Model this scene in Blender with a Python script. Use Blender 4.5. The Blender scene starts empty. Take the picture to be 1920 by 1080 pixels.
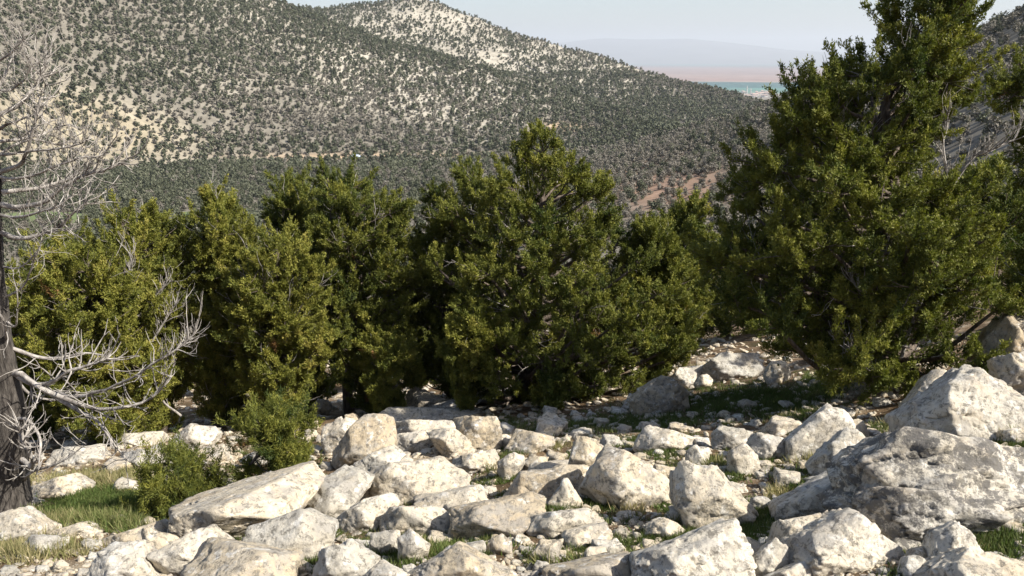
import bpy, bmesh, math
import numpy as np
from mathutils import Vector

S = bpy.context.scene
COL = S.collection
R = math.radians

# ------------------------------------------------------------------ camera, sky, sun, exposure
F_PX, PITCH, EYE = 1536.0, R(16.0), np.array([0.0, 0.0, 1.6])
cam = bpy.data.objects.new('camera', bpy.data.cameras.new('camera'))
cam.data.sensor_width = 36.0
cam.data.lens = 36.0 * F_PX / 1920.0
cam.data.clip_start, cam.data.clip_end = 0.05, 150000.0
cam.location = EYE.tolist()
cam.rotation_euler = (math.pi / 2 - PITCH, 0, 0)
COL.objects.link(cam)
S.camera = cam

TO_SUN = Vector((0.67, -0.30, 0.68)).normalized()
world = bpy.data.worlds.new('World')
S.world = world
world.use_nodes = True
wn = world.node_tree
sky = wn.nodes.new('ShaderNodeTexSky')
sky.sky_type = 'NISHITA'
sky.sun_disc = False
sky.sun_elevation = math.asin(TO_SUN.z)
sky.sun_rotation = math.atan2(TO_SUN.x, TO_SUN.y)
sky.altitude = 1200
sky.air_density = 1.0
sky.dust_density = 4.0
sky.ozone_density = 0.4
bg = wn.nodes['Background']
bg.inputs['Strength'].default_value = 0.09
wn.links.new(sky.outputs[0], bg.inputs[0])

sun = bpy.data.objects.new('sun', bpy.data.lights.new('sun', 'SUN'))
sun.data.energy = 4.9
sun.data.angle = R(0.5)
sun.data.color = (1.0, 0.94, 0.84)
sun.rotation_euler = TO_SUN.to_track_quat('Z', 'Y').to_euler()
COL.objects.link(sun)

S.view_settings.view_transform = 'Standard'
S.view_settings.look = 'None'
S.view_settings.gamma = 1.0
S.view_settings.exposure = 0.93
S.cycles.max_bounces = 6
S.cycles.diffuse_bounces = 3
S.cycles.glossy_bounces = 2
S.cycles.transmission_bounces = 3
S.cycles.transparent_max_bounces = 4
S.cycles.volume_bounces = 0
S.cycles.caustics_reflective = False
S.cycles.caustics_refractive = False
S.cycles.use_denoising = True

# ------------------------------------------------------------------ helpers
rng = np.random.default_rng(7)
cP, sP = math.cos(PITCH), math.sin(PITCH)

def ray(px, py):
    px, py = np.asarray(px, float), np.asarray(py, float)
    dx, dy = (px - 960) / F_PX, (540 - py) / F_PX
    return np.stack([dx, cP + dy * sP, -sP + dy * cP], -1)

def proj(P):
    P = np.asarray(P, float) - EYE
    d = P[..., 1] * cP - P[..., 2] * sP
    u = P[..., 1] * sP + P[..., 2] * cP
    d = np.where(d < 0.01, 0.01, d)
    return 960 + F_PX * P[..., 0] / d, 540 - F_PX * u / d

def at_y(px, py, Y):
    d = ray(px, py)
    return EYE + d * (np.asarray(Y, float) / d[..., 1])[..., None]

def sstep(a, b, x):
    t = np.clip((np.asarray(x, float) - a) / (b - a), 0, 1)
    return t * t * (3 - 2 * t)

def _hash(ix, iy, iz, seed):
    h = (ix * 374761393 + iy * 668265263 + iz * 2147483647 + seed * 1274126177) & 0xFFFFFFFF
    h = ((h ^ (h >> 13)) * 1274126177) & 0xFFFFFFFF
    h = ((h ^ (h >> 16)) * 2246822519) & 0xFFFFFFFF
    return ((h ^ (h >> 15)) & 0xFFFFFF) / 8388607.5 - 1.0

def noise3(P, seed=0):
    P = np.asarray(P, float)
    i = np.floor(P).astype(np.int64)
    f = P - i
    f = f * f * f * (f * (f * 6 - 15) + 10)
    x, y, z = i[..., 0], i[..., 1], i[..., 2]
    o = 0
    for a in (0, 1):
        wx = f[..., 0] if a else 1 - f[..., 0]
        for b in (0, 1):
            wy = f[..., 1] if b else 1 - f[..., 1]
            for c in (0, 1):
                wz = f[..., 2] if c else 1 - f[..., 2]
                o = o + wx * wy * wz * _hash(x + a, y + b, z + c, seed)
    return o

def fbm(P, octaves=4, seed=0, gain=0.5):
    o, a, P = 0, 1.0, np.asarray(P, float)
    for k in range(octaves):
        o = o + a * noise3(P, seed + k * 17)
        P = P * 2.03 + 11.7
        a *= gain
    return o

def fbm2(x, y, octaves=4, seed=0, gain=0.5):
    x, y = np.broadcast_arrays(np.asarray(x, float), np.asarray(y, float))
    return fbm(np.stack([x, y, np.full_like(x, 0.37)], -1), octaves, seed, gain)

def mesh_np(name, V, faces, mat, smooth=False, attrs=None, loc=None, parent=None, link=True):
    """faces: int array (n, k) or a list of such arrays"""
    if not isinstance(faces, (list, tuple)):
        faces = [faces]
    V = np.asarray(V, np.float32)
    if loc is not None:
        V = V - np.asarray(loc, np.float32)
    me = bpy.data.meshes.new(name)
    me.vertices.add(len(V))
    me.vertices.foreach_set('co', V.ravel())
    loops = np.concatenate([np.asarray(f).ravel() for f in faces]).astype(np.int32)
    sizes = np.concatenate([np.full(len(f), np.asarray(f).shape[1], np.int32) for f in faces])
    starts = np.concatenate([[0], np.cumsum(sizes)[:-1]]).astype(np.int32)
    me.loops.add(len(loops))
    me.loops.foreach_set('vertex_index', loops)
    me.polygons.add(len(sizes))
    me.polygons.foreach_set('loop_start', starts)
    me.polygons.foreach_set('loop_total', sizes)
    if smooth:
        me.polygons.foreach_set('use_smooth', np.ones(len(sizes), bool))
    for k, a in (attrs or {}).items():
        a = np.asarray(a, np.float32)
        if a.ndim == 1:
            at = me.attributes.new(k, 'FLOAT', 'POINT')
            at.data.foreach_set('value', a)
        else:
            at = me.attributes.new(k, 'FLOAT_COLOR', 'POINT')
            at.data.foreach_set('color', np.concatenate([a, np.ones((len(a), 1), np.float32)], 1).ravel())
    me.update(calc_edges=True)
    me.validate()
    me.materials.append(mat)
    o = bpy.data.objects.new(name, me)
    if link:
        COL.objects.link(o)
    if loc is not None and parent is None:
        o.location = [float(c) for c in loc]
    if parent is not None:
        o.parent = parent
    return o

def tag(o, label=None, cat=None, group=None, kind=None):
    if label: o['label'] = label
    if cat: o['category'] = cat
    if group: o['group'] = group
    if kind: o['kind'] = kind
    return o

def empty(name, loc):
    o = bpy.data.objects.new(name, None)
    o.location = [float(c) for c in loc]
    o.empty_display_size = 0.2
    COL.objects.link(o)
    return o

def tubes(paths, radii, sides=6, jitter=0.0):
    """paths: list of (k,3); radii: list of (k,) -> V, quads"""
    Vs, Fs, n0 = [], [], 0
    ang = np.linspace(0, 2 * np.pi, sides, endpoint=False)
    for P, r in zip(paths, radii):
        P = np.asarray(P, float)
        k = len(P)
        T = np.gradient(P, axis=0)
        T /= np.linalg.norm(T, axis=1, keepdims=True) + 1e-9
        a = np.where(np.abs(T[:, 2:3]) > 0.9, np.array([[1.0, 0, 0]]), np.array([[0, 0, 1.0]]))
        U = np.cross(T, a)
        U /= np.linalg.norm(U, axis=1, keepdims=True) + 1e-9
        W = np.cross(T, U)
        rr = np.asarray(r, float)[:, None] * (1 + jitter * rng.uniform(-1, 1, (k, sides)))
        ring = P[:, None] + rr[..., None] * (np.cos(ang)[None, :, None] * U[:, None] + np.sin(ang)[None, :, None] * W[:, None])
        Vs.append(ring.reshape(-1, 3))
        i = np.arange(k - 1)[:, None] * sides + np.arange(sides)[None]
        j = np.arange(k - 1)[:, None] * sides + (np.arange(sides)[None] + 1) % sides
        Fs.append(np.stack([i, j, j + sides, i + sides], -1).reshape(-1, 4) + n0)
        n0 += k * sides
    return np.concatenate(Vs), np.concatenate(Fs)

def spline(P, n):
    """resample a polyline smoothly (Catmull-Rom)"""
    P = np.asarray(P, float)
    if len(P) < 3:
        t = np.linspace(0, 1, n)[:, None]
        return P[0] + (P[-1] - P[0]) * t
    Q = np.concatenate([[2 * P[0] - P[1]], P, [2 * P[-1] - P[-2]]])
    u = np.linspace(0, len(P) - 1 - 1e-6, n)
    i = u.astype(int)
    t = (u - i)[:, None]
    a, b, c, d = Q[i], Q[i + 1], Q[i + 2], Q[i + 3]
    return 0.5 * (2 * b + (c - a) * t + (2 * a - 5 * b + 4 * c - d) * t * t + (3 * b - a - 3 * c + d) * t ** 3)

# ------------------------------------------------------------------ materials
def new_mat(name):
    m = bpy.data.materials.new(name)
    m.use_nodes = True
    nt = m.node_tree
    return m, nt, nt.nodes['Principled BSDF'], nt.nodes.new, nt.links.new

def n_noise(nt, vec, scale, detail=4, rough=0.55):
    n = nt.nodes.new('ShaderNodeTexNoise')
    n.inputs['Scale'].default_value = scale
    n.inputs['Detail'].default_value = detail
    n.inputs['Roughness'].default_value = rough
    if vec is not None: nt.links.new(vec, n.inputs['Vector'])
    return n.outputs['Fac']

def n_ramp(nt, fac, stops):
    r = nt.nodes.new('ShaderNodeValToRGB')
    e = r.color_ramp.elements
    while len(e) > 1: e.remove(e[0])
    e[0].position, e[0].color = stops[0][0], (*stops[0][1], 1)
    for p, c in stops[1:]:
        k = e.new(p); k.color = (*c, 1)
    nt.links.new(fac, r.inputs[0])
    return r.outputs[0]

def n_mix(nt, fac, a, b, blend='MIX'):
    m = nt.nodes.new('ShaderNodeMix')
    m.data_type = 'RGBA'
    m.blend_type = blend
    for s, v in ((m.inputs[0], fac), (m.inputs[6], a), (m.inputs[7], b)):
        if isinstance(v, bpy.types.NodeSocket): nt.links.new(v, s)
        elif isinstance(v, (int, float)): s.default_value = v
        else: s.default_value = (*v, 1)
    return m.outputs[2]

def n_map(nt, fac, a, b, c=0.0, d=1.0):
    m = nt.nodes.new('ShaderNodeMapRange')
    for k, v in zip((1, 2, 3, 4), (a, b, c, d)): m.inputs[k].default_value = v
    nt.links.new(fac, m.inputs[0])
    return m.outputs[0]

def n_bump(nt, bsdf, h, strength, dist):
    b = nt.nodes.new('ShaderNodeBump')
    b.inputs['Strength'].default_value = strength
    b.inputs['Distance'].default_value = dist
    nt.links.new(h, b.inputs['Height'])
    nt.links.new(b.outputs[0], bsdf.inputs['Normal'])

def rock_material(name='limestone', lichen=0.0):
    m, nt, bs, new, link = new_mat(name)
    pos = new('ShaderNodeNewGeometry').outputs['Position']
    oi = new('ShaderNodeObjectInfo').outputs['Random']
    base = n_ramp(nt, n_noise(nt, pos, 2.6, 8, 0.7), [(0.28, (0.34, 0.30, 0.235)), (0.48, (0.53, 0.485, 0.40)), (0.70, (0.66, 0.625, 0.55))])
    tone = n_ramp(nt, oi, [(0.0, (0.74, 0.67, 0.57)), (0.3, (1.0, 0.93, 0.82)), (0.7, (1.0, 1.0, 1.0)), (1.0, (0.74, 0.755, 0.77))])
    if not lichen:
        base = n_mix(nt, 1.0, base, tone, 'MULTIPLY')
    ochre = n_map(nt, n_noise(nt, pos, 1.7, 9, 0.72), 0.55, 0.75, 0, 0.65)
    base = n_mix(nt, ochre, base, (0.44, 0.31, 0.17))
    grey = n_map(nt, n_noise(nt, pos, 4.2, 9, 0.75), 0.48, 0.58, 0, 0.68)
    base = n_mix(nt, grey, base, (0.30, 0.285, 0.26))
    wh = n_map(nt, n_noise(nt, pos, 9.0, 6, 0.7), 0.57, 0.63, 0, 0.65)
    base = n_mix(nt, wh, base, (0.70, 0.68, 0.63))
    if lichen:
        bl = n_map(nt, n_noise(nt, pos, 6.5, 10, 0.82), 0.475, 0.53, 0, lichen)
        base = n_mix(nt, bl, base, (0.085, 0.082, 0.08))
    # dark hairline cracks, broken up along their length
    cn = n_noise(nt, pos, 2.4, 4, 0.6)
    ab = new('ShaderNodeMath'); ab.operation = 'SUBTRACT'; ab.inputs[1].default_value = 0.5; link(cn, ab.inputs[0])
    ab2 = new('ShaderNodeMath'); ab2.operation = 'ABSOLUTE'; link(ab.outputs[0], ab2.inputs[0])
    cl = n_map(nt, ab2.outputs[0], 0.002, 0.007, 1, 0)
    cm = new('ShaderNodeMath'); cm.operation = 'MULTIPLY'; link(cl, cm.inputs[0]); link(n_map(nt, n_noise(nt, pos, 1.9, 2), 0.50, 0.60, 0, 0.5), cm.inputs[1])
    base = n_mix(nt, cm.outputs[0], base, (0.10, 0.085, 0.07))
    sp = n_map(nt, n_noise(nt, pos, 17.0, 8, 0.8), 0.52, 0.575, 0, 0.78)
    base = n_mix(nt, sp, base, (0.14, 0.13, 0.11))
    link(base, bs.inputs['Base Color'])
    bs.inputs['Roughness'].default_value = 0.92
    bs.inputs['Specular IOR Level'].default_value = 0.2
    n_bump(nt, bs, n_noise(nt, pos, 16.0, 10, 0.7), 0.75, 0.04)
    return m
M_ROCK = rock_material()
M_ROCK_LICHEN = rock_material('lichen_crusted_limestone', 0.85)

def ground_material():
    m, nt, bs, new, link = new_mat('stony_soil')
    pos = new('ShaderNodeNewGeometry').outputs['Position']
    base = n_ramp(nt, n_noise(nt, pos, 1.3, 6, 0.6), [(0.30, (0.075, 0.078, 0.035)), (0.44, (0.13, 0.09, 0.055)), (0.54, (0.21, 0.155, 0.10)), (0.64, (0.38, 0.33, 0.25))])
    fine = n_ramp(nt, n_noise(nt, pos, 35.0, 5, 0.7), [(0.3, (0.45, 0.42, 0.38)), (0.6, (1.2, 1.15, 1.1))])
    link(n_mix(nt, 1.0, base, fine, 'MULTIPLY'), bs.inputs['Base Color'])
    bs.inputs['Roughness'].default_value = 1.0
    bs.inputs['Specular IOR Level'].default_value = 0.1
    n_bump(nt, bs, n_noise(nt, pos, 18.0, 8, 0.7), 0.8, 0.06)
    return m
M_GROUND = ground_material()

def cover_material(name, scale):
    m, nt, bs, new, link = new_mat(name)
    pos = new('ShaderNodeNewGeometry').outputs['Position']
    at = new('ShaderNodeAttribute'); at.attribute_name = 'cover'
    v = n_ramp(nt, n_noise(nt, pos, scale, 8, 0.65), [(0.25, (0.62, 0.60, 0.58)), (0.75, (1.3, 1.3, 1.3))])
    link(n_mix(nt, 1.0, at.outputs['Color'], v, 'MULTIPLY'), bs.inputs['Base Color'])
    bs.inputs['Roughness'].default_value = 1.0
    bs.inputs['Specular IOR Level'].default_value = 0.0
    return m
M_HILL = cover_material('hillside_soil', 0.12)
M_PLAIN = cover_material('plain_fields', 0.004)
M_MOUNT = cover_material('far_mountain_soil', 0.001)

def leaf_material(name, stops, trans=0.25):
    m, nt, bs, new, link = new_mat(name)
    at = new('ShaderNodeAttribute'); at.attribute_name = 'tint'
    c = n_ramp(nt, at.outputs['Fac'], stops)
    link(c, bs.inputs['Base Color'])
    bs.inputs['Roughness'].default_value = 0.65
    bs.inputs['Specular IOR Level'].default_value = 0.25
    tr = new('ShaderNodeBsdfTranslucent')
    link(n_mix(nt, 1.0, c, (1.15, 1.3, 0.7), 'MULTIPLY'), tr.inputs[0])
    mx = new('ShaderNodeMixShader')
    mx.inputs[0].default_value = trans
    link(bs.outputs[0], mx.inputs[1]); link(tr.outputs[0], mx.inputs[2])
    link(mx.outputs[0], nt.nodes['Material Output'].inputs['Surface'])
    return m
M_LEAF = leaf_material('juniper_leaves', [(0.0, (0.040, 0.062, 0.014)), (0.35, (0.118, 0.132, 0.026)), (0.7, (0.208, 0.206, 0.038)), (0.93, (0.29, 0.265, 0.06)), (1.0, (0.26, 0.15, 0.06))])
M_GRASS = leaf_material('grass_blades', [(0.0, (0.045, 0.055, 0.018)), (0.22, (0.085, 0.095, 0.03)), (0.4, (0.075, 0.125, 0.026)), (0.7, (0.19, 0.19, 0.075)), (1.0, (0.36, 0.30, 0.17))])
M_FAR = leaf_material('far_tree_leaves', [(0.0, (0.036, 0.044, 0.026)), (0.4, (0.092, 0.100, 0.062)), (0.55, (0.124, 0.130, 0.084)), (0.6, (0.145, 0.131, 0.107)), (1.0, (0.215, 0.196, 0.168))], 0.1)

def bark_material(name, a, b, scale):
    m, nt, bs, new, link = new_mat(name)
    pos = new('ShaderNodeNewGeometry').outputs['Position']
    mp = new('ShaderNodeMapping'); mp.inputs['Scale'].default_value = (1, 1, 0.2)
    link(pos, mp.inputs[0])
    f = n_noise(nt, mp.outputs[0], scale, 6, 0.65)
    link(n_ramp(nt, f, [(0.32, a), (0.68, b)]), bs.inputs['Base Color'])
    bs.inputs['Roughness'].default_value = 0.9
    bs.inputs['Specular IOR Level'].default_value = 0.15
    n_bump(nt, bs, f, 0.9, 0.03)
    return m
M_BARK = bark_material('juniper_bark', (0.055, 0.042, 0.034), (0.20, 0.165, 0.135), 30)
M_DEAD = bark_material('dead_wood', (0.11, 0.095, 0.085), (0.50, 0.47, 0.43), 12)
M_DEADTRUNK = bark_material('weathered_trunk_bark', (0.016, 0.014, 0.013), (0.14, 0.125, 0.11), 30)

# ------------------------------------------------------------------ terrain
def line(pts):
    P = np.array(pts, float)
    d = ray(P[:, 0], P[:, 1])
    h = np.hypot(d[:, 0], d[:, 1])
    az = np.degrees(np.arctan2(d[:, 0], d[:, 1]))
    return az, P[:, 2], EYE[2] + P[:, 2] * d[:, 2] / h

L_MID = line([(0, 430, 300), (200, 420, 330), (600, 405, 360), (900, 395, 330), (1100, 395, 240), (1250, 400, 210), (1400, 400, 190), (1600, 360, 180), (1920, 250, 170)])
L_FOOT = line([(-200, 330, 480), (0, 330, 500), (200, 318, 560), (500, 302, 600), (1000, 296, 620), (1060, 292, 620), (1200, 268, 600), (1300, 240, 570), (1440, 194, 520), (1600, 140, 470), (1830, 52, 400), (1920, 16, 380), (2100, -60, 360)])
L_H1 = line([(-200, -260, 900), (0, -180, 930), (250, -90, 950), (530, 4, 980), (580, 26, 985), (640, 48, 990), (720, 74, 980), (800, 94, 960), (960, 138, 900), (1100, 183, 830), (1200, 216, 770), (1290, 248, 700), (1400, 264, 660), (1920, 264, 640)])
L_RAV = line([(-200, -220, 1050), (0, -150, 1080), (250, -60, 1090), (530, 40, 1110), (640, 84, 1115), (800, 130, 1090), (960, 172, 1020), (1100, 208, 940), (1200, 232, 880), (1290, 256, 800), (1400, 268, 760), (1920, 268, 740)])
L_H2 = line([(-200, 100, 1400), (300, 60, 1400), (530, 17, 1400), (560, 14, 1400), (620, 11, 1400), (700, 5, 1380), (770, -3, 1360), (820, 4, 1360), (870, 27, 1350), (950, 55, 1330), (1000, 72, 1300), (1100, 98, 1250), (1200, 133, 1180), (1300, 163, 1100), (1420, 189, 1000), (1500, 205, 980), (1920, 230, 950)])

def near_z(x, y, bumps=True):
    sp = np.log1p(np.exp(np.clip((x - 2.5) * 1.6, -30, 30))) / 1.6
    spl = np.log1p(np.exp(np.clip((-x - 3.0) * 1.6, -30, 30))) / 1.6
    z = -0.345 * y + 0.10 * x + 0.13 * sp + 0.03 * spl
    if not bumps:
        return z
    b = 0.09 * fbm2(x * 0.55, y * 0.55, 3, 5) + 0.035 * fbm2(x * 2.1, y * 2.1, 3, 9)
    return z + b

def ground_z(x, y):
    x, y = np.broadcast_arrays(np.asarray(x, float), np.asarray(y, float))
    r = np.hypot(x, y) + 1e-6
    az = np.degrees(np.arctan2(x, y))
    zn = np.clip(near_z(x, y), -110, 40)
    a = np.clip(az, -42, 42)
    rs, zs = [], []
    ca, sa = np.cos(np.radians(a)), np.sin(np.radians(a))
    for r0 in (30.0, 100.0):
        rs.append(np.full_like(r, r0))
        zz = near_z(r0 * sa, r0 * ca, False)
        rs0 = np.clip(zz, -36, -6) if r0 > 50 else zz
        zs.append(rs0)
    for L in (L_MID, L_FOOT, L_H1, L_RAV, L_H2):
        rs.append(np.interp(a, L[0], L[1])); zs.append(np.interp(a, L[0], L[2]))
    rs.append(rs[-1] + 500); zs.append(np.full_like(r, -190.0))
    rs.append(np.full_like(r, 2600.0)); zs.append(np.full_like(r, -292.0))
    rs.append(np.full_like(r, 25000.0)); zs.append(np.full_like(r, -300.0))
    rm = np.interp(a, MR[0], MR[1]); zm = np.interp(a, MR[0], MR[2])
    rs.append(rm); zs.append(zm)
    rs.append(rm + 9000); zs.append(np.full_like(r, -300.0))
    z = zs[0].copy()
    for k in range(len(rs) - 1):
        t = np.clip((r - rs[k]) / (rs[k + 1] - rs[k]), 0, 1)
        z = np.where(r >= rs[k], zs[k] * (1 - t) + zs[k + 1] * t, z)
    amp = np.interp(r, [60, 200, 600, 1000, 2000, 2600, 25000, 32000], [0, 1.2, 3.0, 4.0, 4.0, 0, 0, 25])
    sc = np.where(r < 2600, 70.0, 2500.0)
    z = z + amp * fbm2(x / sc, y / sc, 4, 21)
    w = sstep(22, 60, r)
    z = zn * (1 - w) + z * w
    wb = sstep(55, 95, np.abs(az))
    return z * (1 - wb) + zn * wb
MR = line([(-400, 99, 32000), (700, 95, 32000), (900, 86, 32000), (1060, 79, 32000), (1100, 73, 32000), (1140, 70, 32000), (1200, 72, 32000), (1290, 71, 32000), (1350, 77, 32000), (1420, 85, 32000), (1480, 93, 32000), (1560, 98, 32000), (2300, 99, 32000)])

def hit(px, py, tmax=200.0):
    """where the sight line through a photo pixel meets the near ground"""
    px, py = np.atleast_1d(np.asarray(px, float)), np.atleast_1d(np.asarray(py, float))
    d = ray(px, py)
    ts = np.geomspace(1.5, tmax, 260)
    P = EYE + d[:, None] * ts[None, :, None]
    below = P[..., 2] < ground_z(P[..., 0], P[..., 1])
    k = np.where(below.any(1), below.argmax(1), len(ts) - 1)
    lo, hi = ts[np.maximum(k - 1, 0)], ts[k]
    for _ in range(14):
        m = (lo + hi) / 2
        Q = EYE + d * m[:, None]
        b = Q[:, 2] < ground_z(Q[:, 0], Q[:, 1])
        hi, lo = np.where(b, m, hi), np.where(b, lo, m)
    return EYE + d * ((lo + hi) / 2)[:, None]

def blob(px, py, cx, cy, rx, ry):
    return np.exp(-(((px - cx) / rx) ** 2 + ((py - cy) / ry) ** 2))

def zone_maps(x, y, z):
    """ground colour and tree density of the far slopes, by where they lie"""
    px, py = proj(np.stack([x, y, z], -1))
    r = np.hypot(x, y)
    az = np.degrees(np.arctan2(x, y))
    rf, r1 = np.interp(az, L_FOOT[0], L_FOOT[1]), np.interp(az, L_RAV[0], L_RAV[1])
    valley = r < rf
    h2 = r > r1
    lowleft = blob(px, py, 60, 230, 170, 110) + blob(px, py, 260, 260, 200, 70) * 0.8
    bright = blob(px, py, 760, 130, 230, 80) + blob(px, py, 900, 200, 150, 60) * 0.8 + blob(px, py, 470, 10, 160, 50) * 0.7
    h2b = blob(px, py, 780, 40, 200, 50) + blob(px, py, 1090, 145, 180, 50) + blob(px, py, 1000, 115, 160, 40)
    red = blob(px, py, 1255, 345, 110, 55)
    road = blob(px, py, 740, 294, 230, 6) + blob(px, py, 1050, 238, 40, 8)
    open_ = np.clip(np.where(valley, 0, np.where(h2, h2b, lowleft + bright)), 0, 1)
    crest = np.where(h2, np.clip(1 - (py - np.interp(px, [560, 770, 870, 1000, 1100, 1200, 1300, 1420], [11, -3, 27, 72, 98, 133, 163, 189])) / 45, 0, 1) * sstep(820, 1000, px), 0)
    dens = 0.90 - 0.32 * open_ - 0.34 * red * valley + 0.1 * crest
    dens = np.where(valley, 0.95 - 0.33 * red - 0.5 * np.clip(road, 0, 1), dens - 0.5 * np.clip(road, 0, 1))
    n = fbm2(x / 75, y / 75, 4, 33) + 0.7 * fbm2(x / 22, y / 30, 2, 71)
    dens = np.clip(dens + 0.24 * n, 0.03, 1.0)
    cream, yellow = np.array([0.38, 0.355, 0.30]), np.array([0.29, 0.255, 0.185])  # hill soil tones kept greyish, putting some distance haze into the colour
    scrub, redc = np.array([0.175, 0.162, 0.136]), np.array([0.28, 0.195, 0.145])
    yl = np.clip(lowleft, 0, 1)[..., None]
    soil = cream * (1 - yl) + yellow * yl
    s = np.clip(1.2 - open_ * 1.25 - 0.3 * n, 0, 1)[..., None]
    s = np.where(h2[..., None], s * (0.55 + 0.4 * crest[..., None]), s)
    c = soil * (1 - s) + scrub * s
    rv = (np.clip(red * 1.4, 0, 1) * valley)[..., None]
    c = c * (1 - rv) + redc * rv
    rd = np.clip(road * 1.2, 0, 1)[..., None]
    c = c * (1 - rd) + np.array([0.46, 0.35, 0.24]) * rd
    g = np.clip(blob(px, py, 85, 408, 110, 14) + blob(px, py, 350, 404, 40, 8), 0, 1)[..., None]
    g = sstep(0.45, 0.55, g)
    c = c * (1 - g) + np.array([0.125, 0.16, 0.075]) * g
    dens = np.where((g[..., 0] > 0.4), 0.0, dens)
    oak = np.clip(0.15 + 0.75 * blob(px, py, 620, 215, 330, 75) * (~valley) + 0.5 * crest + valley * (0.15 + 0.40 * sstep(500, 1000, px) + 0.25 * sstep(1040, 1120, px)) + 0.4 * blob(px, py, 1880, 70, 90, 60) + 0.3 * blob(px, py, 100, 40, 300, 60), 0, 0.9)
    return c, dens, oak, px, py

def polar_sheet(name, r0, r1, step, az_fine, mat, wide=True, kind_label=None, cover=None):
    nr = max(2, int(math.log(r1 / r0) / step) + 1)
    rr = np.geomspace(r0, r1, nr)
    a = np.arange(-41, 41.001, az_fine)
    if wide:
        side = np.arange(44, 178, 3.0)
        a = np.concatenate([-side[::-1], a, side])
    A, RR = np.meshgrid(np.radians(a), rr, indexing='ij')
    x, y = RR * np.sin(A), RR * np.cos(A)
    z = ground_z(x, y)
    V = np.stack([x, y, z], -1).reshape(-1, 3)
    na = len(a)
    i = np.arange(na if wide else na - 1)
    j = np.arange(nr - 1)
    I, J = np.meshgrid(i, j, indexing='ij')
    I2 = (I + 1) % na
    f = np.stack([I * nr + J, I * nr + J + 1, I2 * nr + J + 1, I2 * nr + J], -1).reshape(-1, 4)
    attrs = {'cover': cover(x, y, z).reshape(-1, 3)} if cover else None
    o = mesh_np(name, V, f[:, ::-1], mat, True, attrs)
    return tag(o, kind='structure')

def plain_cover(x, y, z):
    px, py = proj(np.stack([x, y, z], -1))
    stops = [0, 104, 107, 110, 121, 124, 128, 138, 141, 151, 153, 154.5, 164, 166, 173, 176, 186, 230]
    cols = [(0.26, 0.24, 0.25), (0.26, 0.24, 0.25), (0.10, 0.22, 0.22), (0.08, 0.20, 0.20), (0.12, 0.26, 0.25), (0.24, 0.20, 0.19), (0.40, 0.26, 0.22),
            (0.38, 0.24, 0.20), (0.45, 0.30, 0.24), (0.42, 0.25, 0.20), (0.5, 0.38, 0.30), (0.02, 0.13, 0.13), (0.03, 0.16, 0.16), (0.10, 0.30, 0.25), (0.16, 0.32, 0.24),
            (0.40, 0.36, 0.30), (0.34, 0.30, 0.24), (0.2, 0.2, 0.15)]
    wob = py + 1.2 * fbm2(x / 1500, y / 4000, 3, 3) - (px - 1300) * 0.006
    c = np.stack([np.interp(wob, stops, [k[i] for k in cols]) for i in range(3)], -1) * 0.56
    return c

polar_sheet('ground', 0.6, 110, 0.0105, 0.15, M_GROUND)
polar_sheet('hills', 110, 2600, 0.010, 0.15, M_HILL, cover=lambda x, y, z: zone_maps(x, y, z)[0])
polar_sheet('plain', 2600, 25000, 0.010, 0.25, M_PLAIN, cover=plain_cover)
polar_sheet('mountains', 25000, 41000, 0.012, 0.25, M_MOUNT, cover=lambda x, y, z: np.broadcast_to(np.array([0.12, 0.125, 0.13]), x.shape + (3,)))

# ------------------------------------------------------------------ haze in the valley air
def haze_box(x0, x1, y0, y1, z0, z1, density):
    V = np.array([(x, y, z) for x in (x0, x1) for y in (y0, y1) for z in (z0, z1)], float)
    Fc = np.array([(0, 1, 3, 2), (4, 6, 7, 5), (0, 4, 5, 1), (2, 3, 7, 6), (0, 2, 6, 4), (1, 5, 7, 3)])
    m = bpy.data.materials.new('valley_haze')
    m.use_nodes = True
    nt = m.node_tree
    nt.nodes.remove(nt.nodes['Principled BSDF'])
    v = nt.nodes.new('ShaderNodeVolumePrincipled')
    v.inputs['Color'].default_value = (0.86, 0.92, 1.0, 1)
    v.inputs['Density'].default_value = density
    v.inputs['Anisotropy'].default_value = 0.1
    nt.links.new(v.outputs[0], nt.nodes['Material Output'].inputs['Volume'])
    return tag(mesh_np('haze', V, Fc, m), kind='stuff')
haze_box(-46000, 46000, -46000, 46000, -345, 800, 6.2e-5)

# ------------------------------------------------------------------ far trees on the hills
FG_TOP = np.array([(0, 430), (60, 440), (130, 440), (200, 400), (290, 372), (360, 420), (400, 352), (450, 380), (500, 350), (540, 322), (610, 312), (690, 318), (740, 370), (790, 400),
                   (830, 350), (885, 300), (930, 310), (1010, 235), (1060, 285), (1140, 320), (1165, 400), (1230, 420), (1285, 375), (1330, 385), (1345, 330), (1440, 250), (1500, 130), (1600, 60), (1700, -60), (1800, -20), (1835, 100), (1870, 90), (1920, 90)], float)

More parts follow.
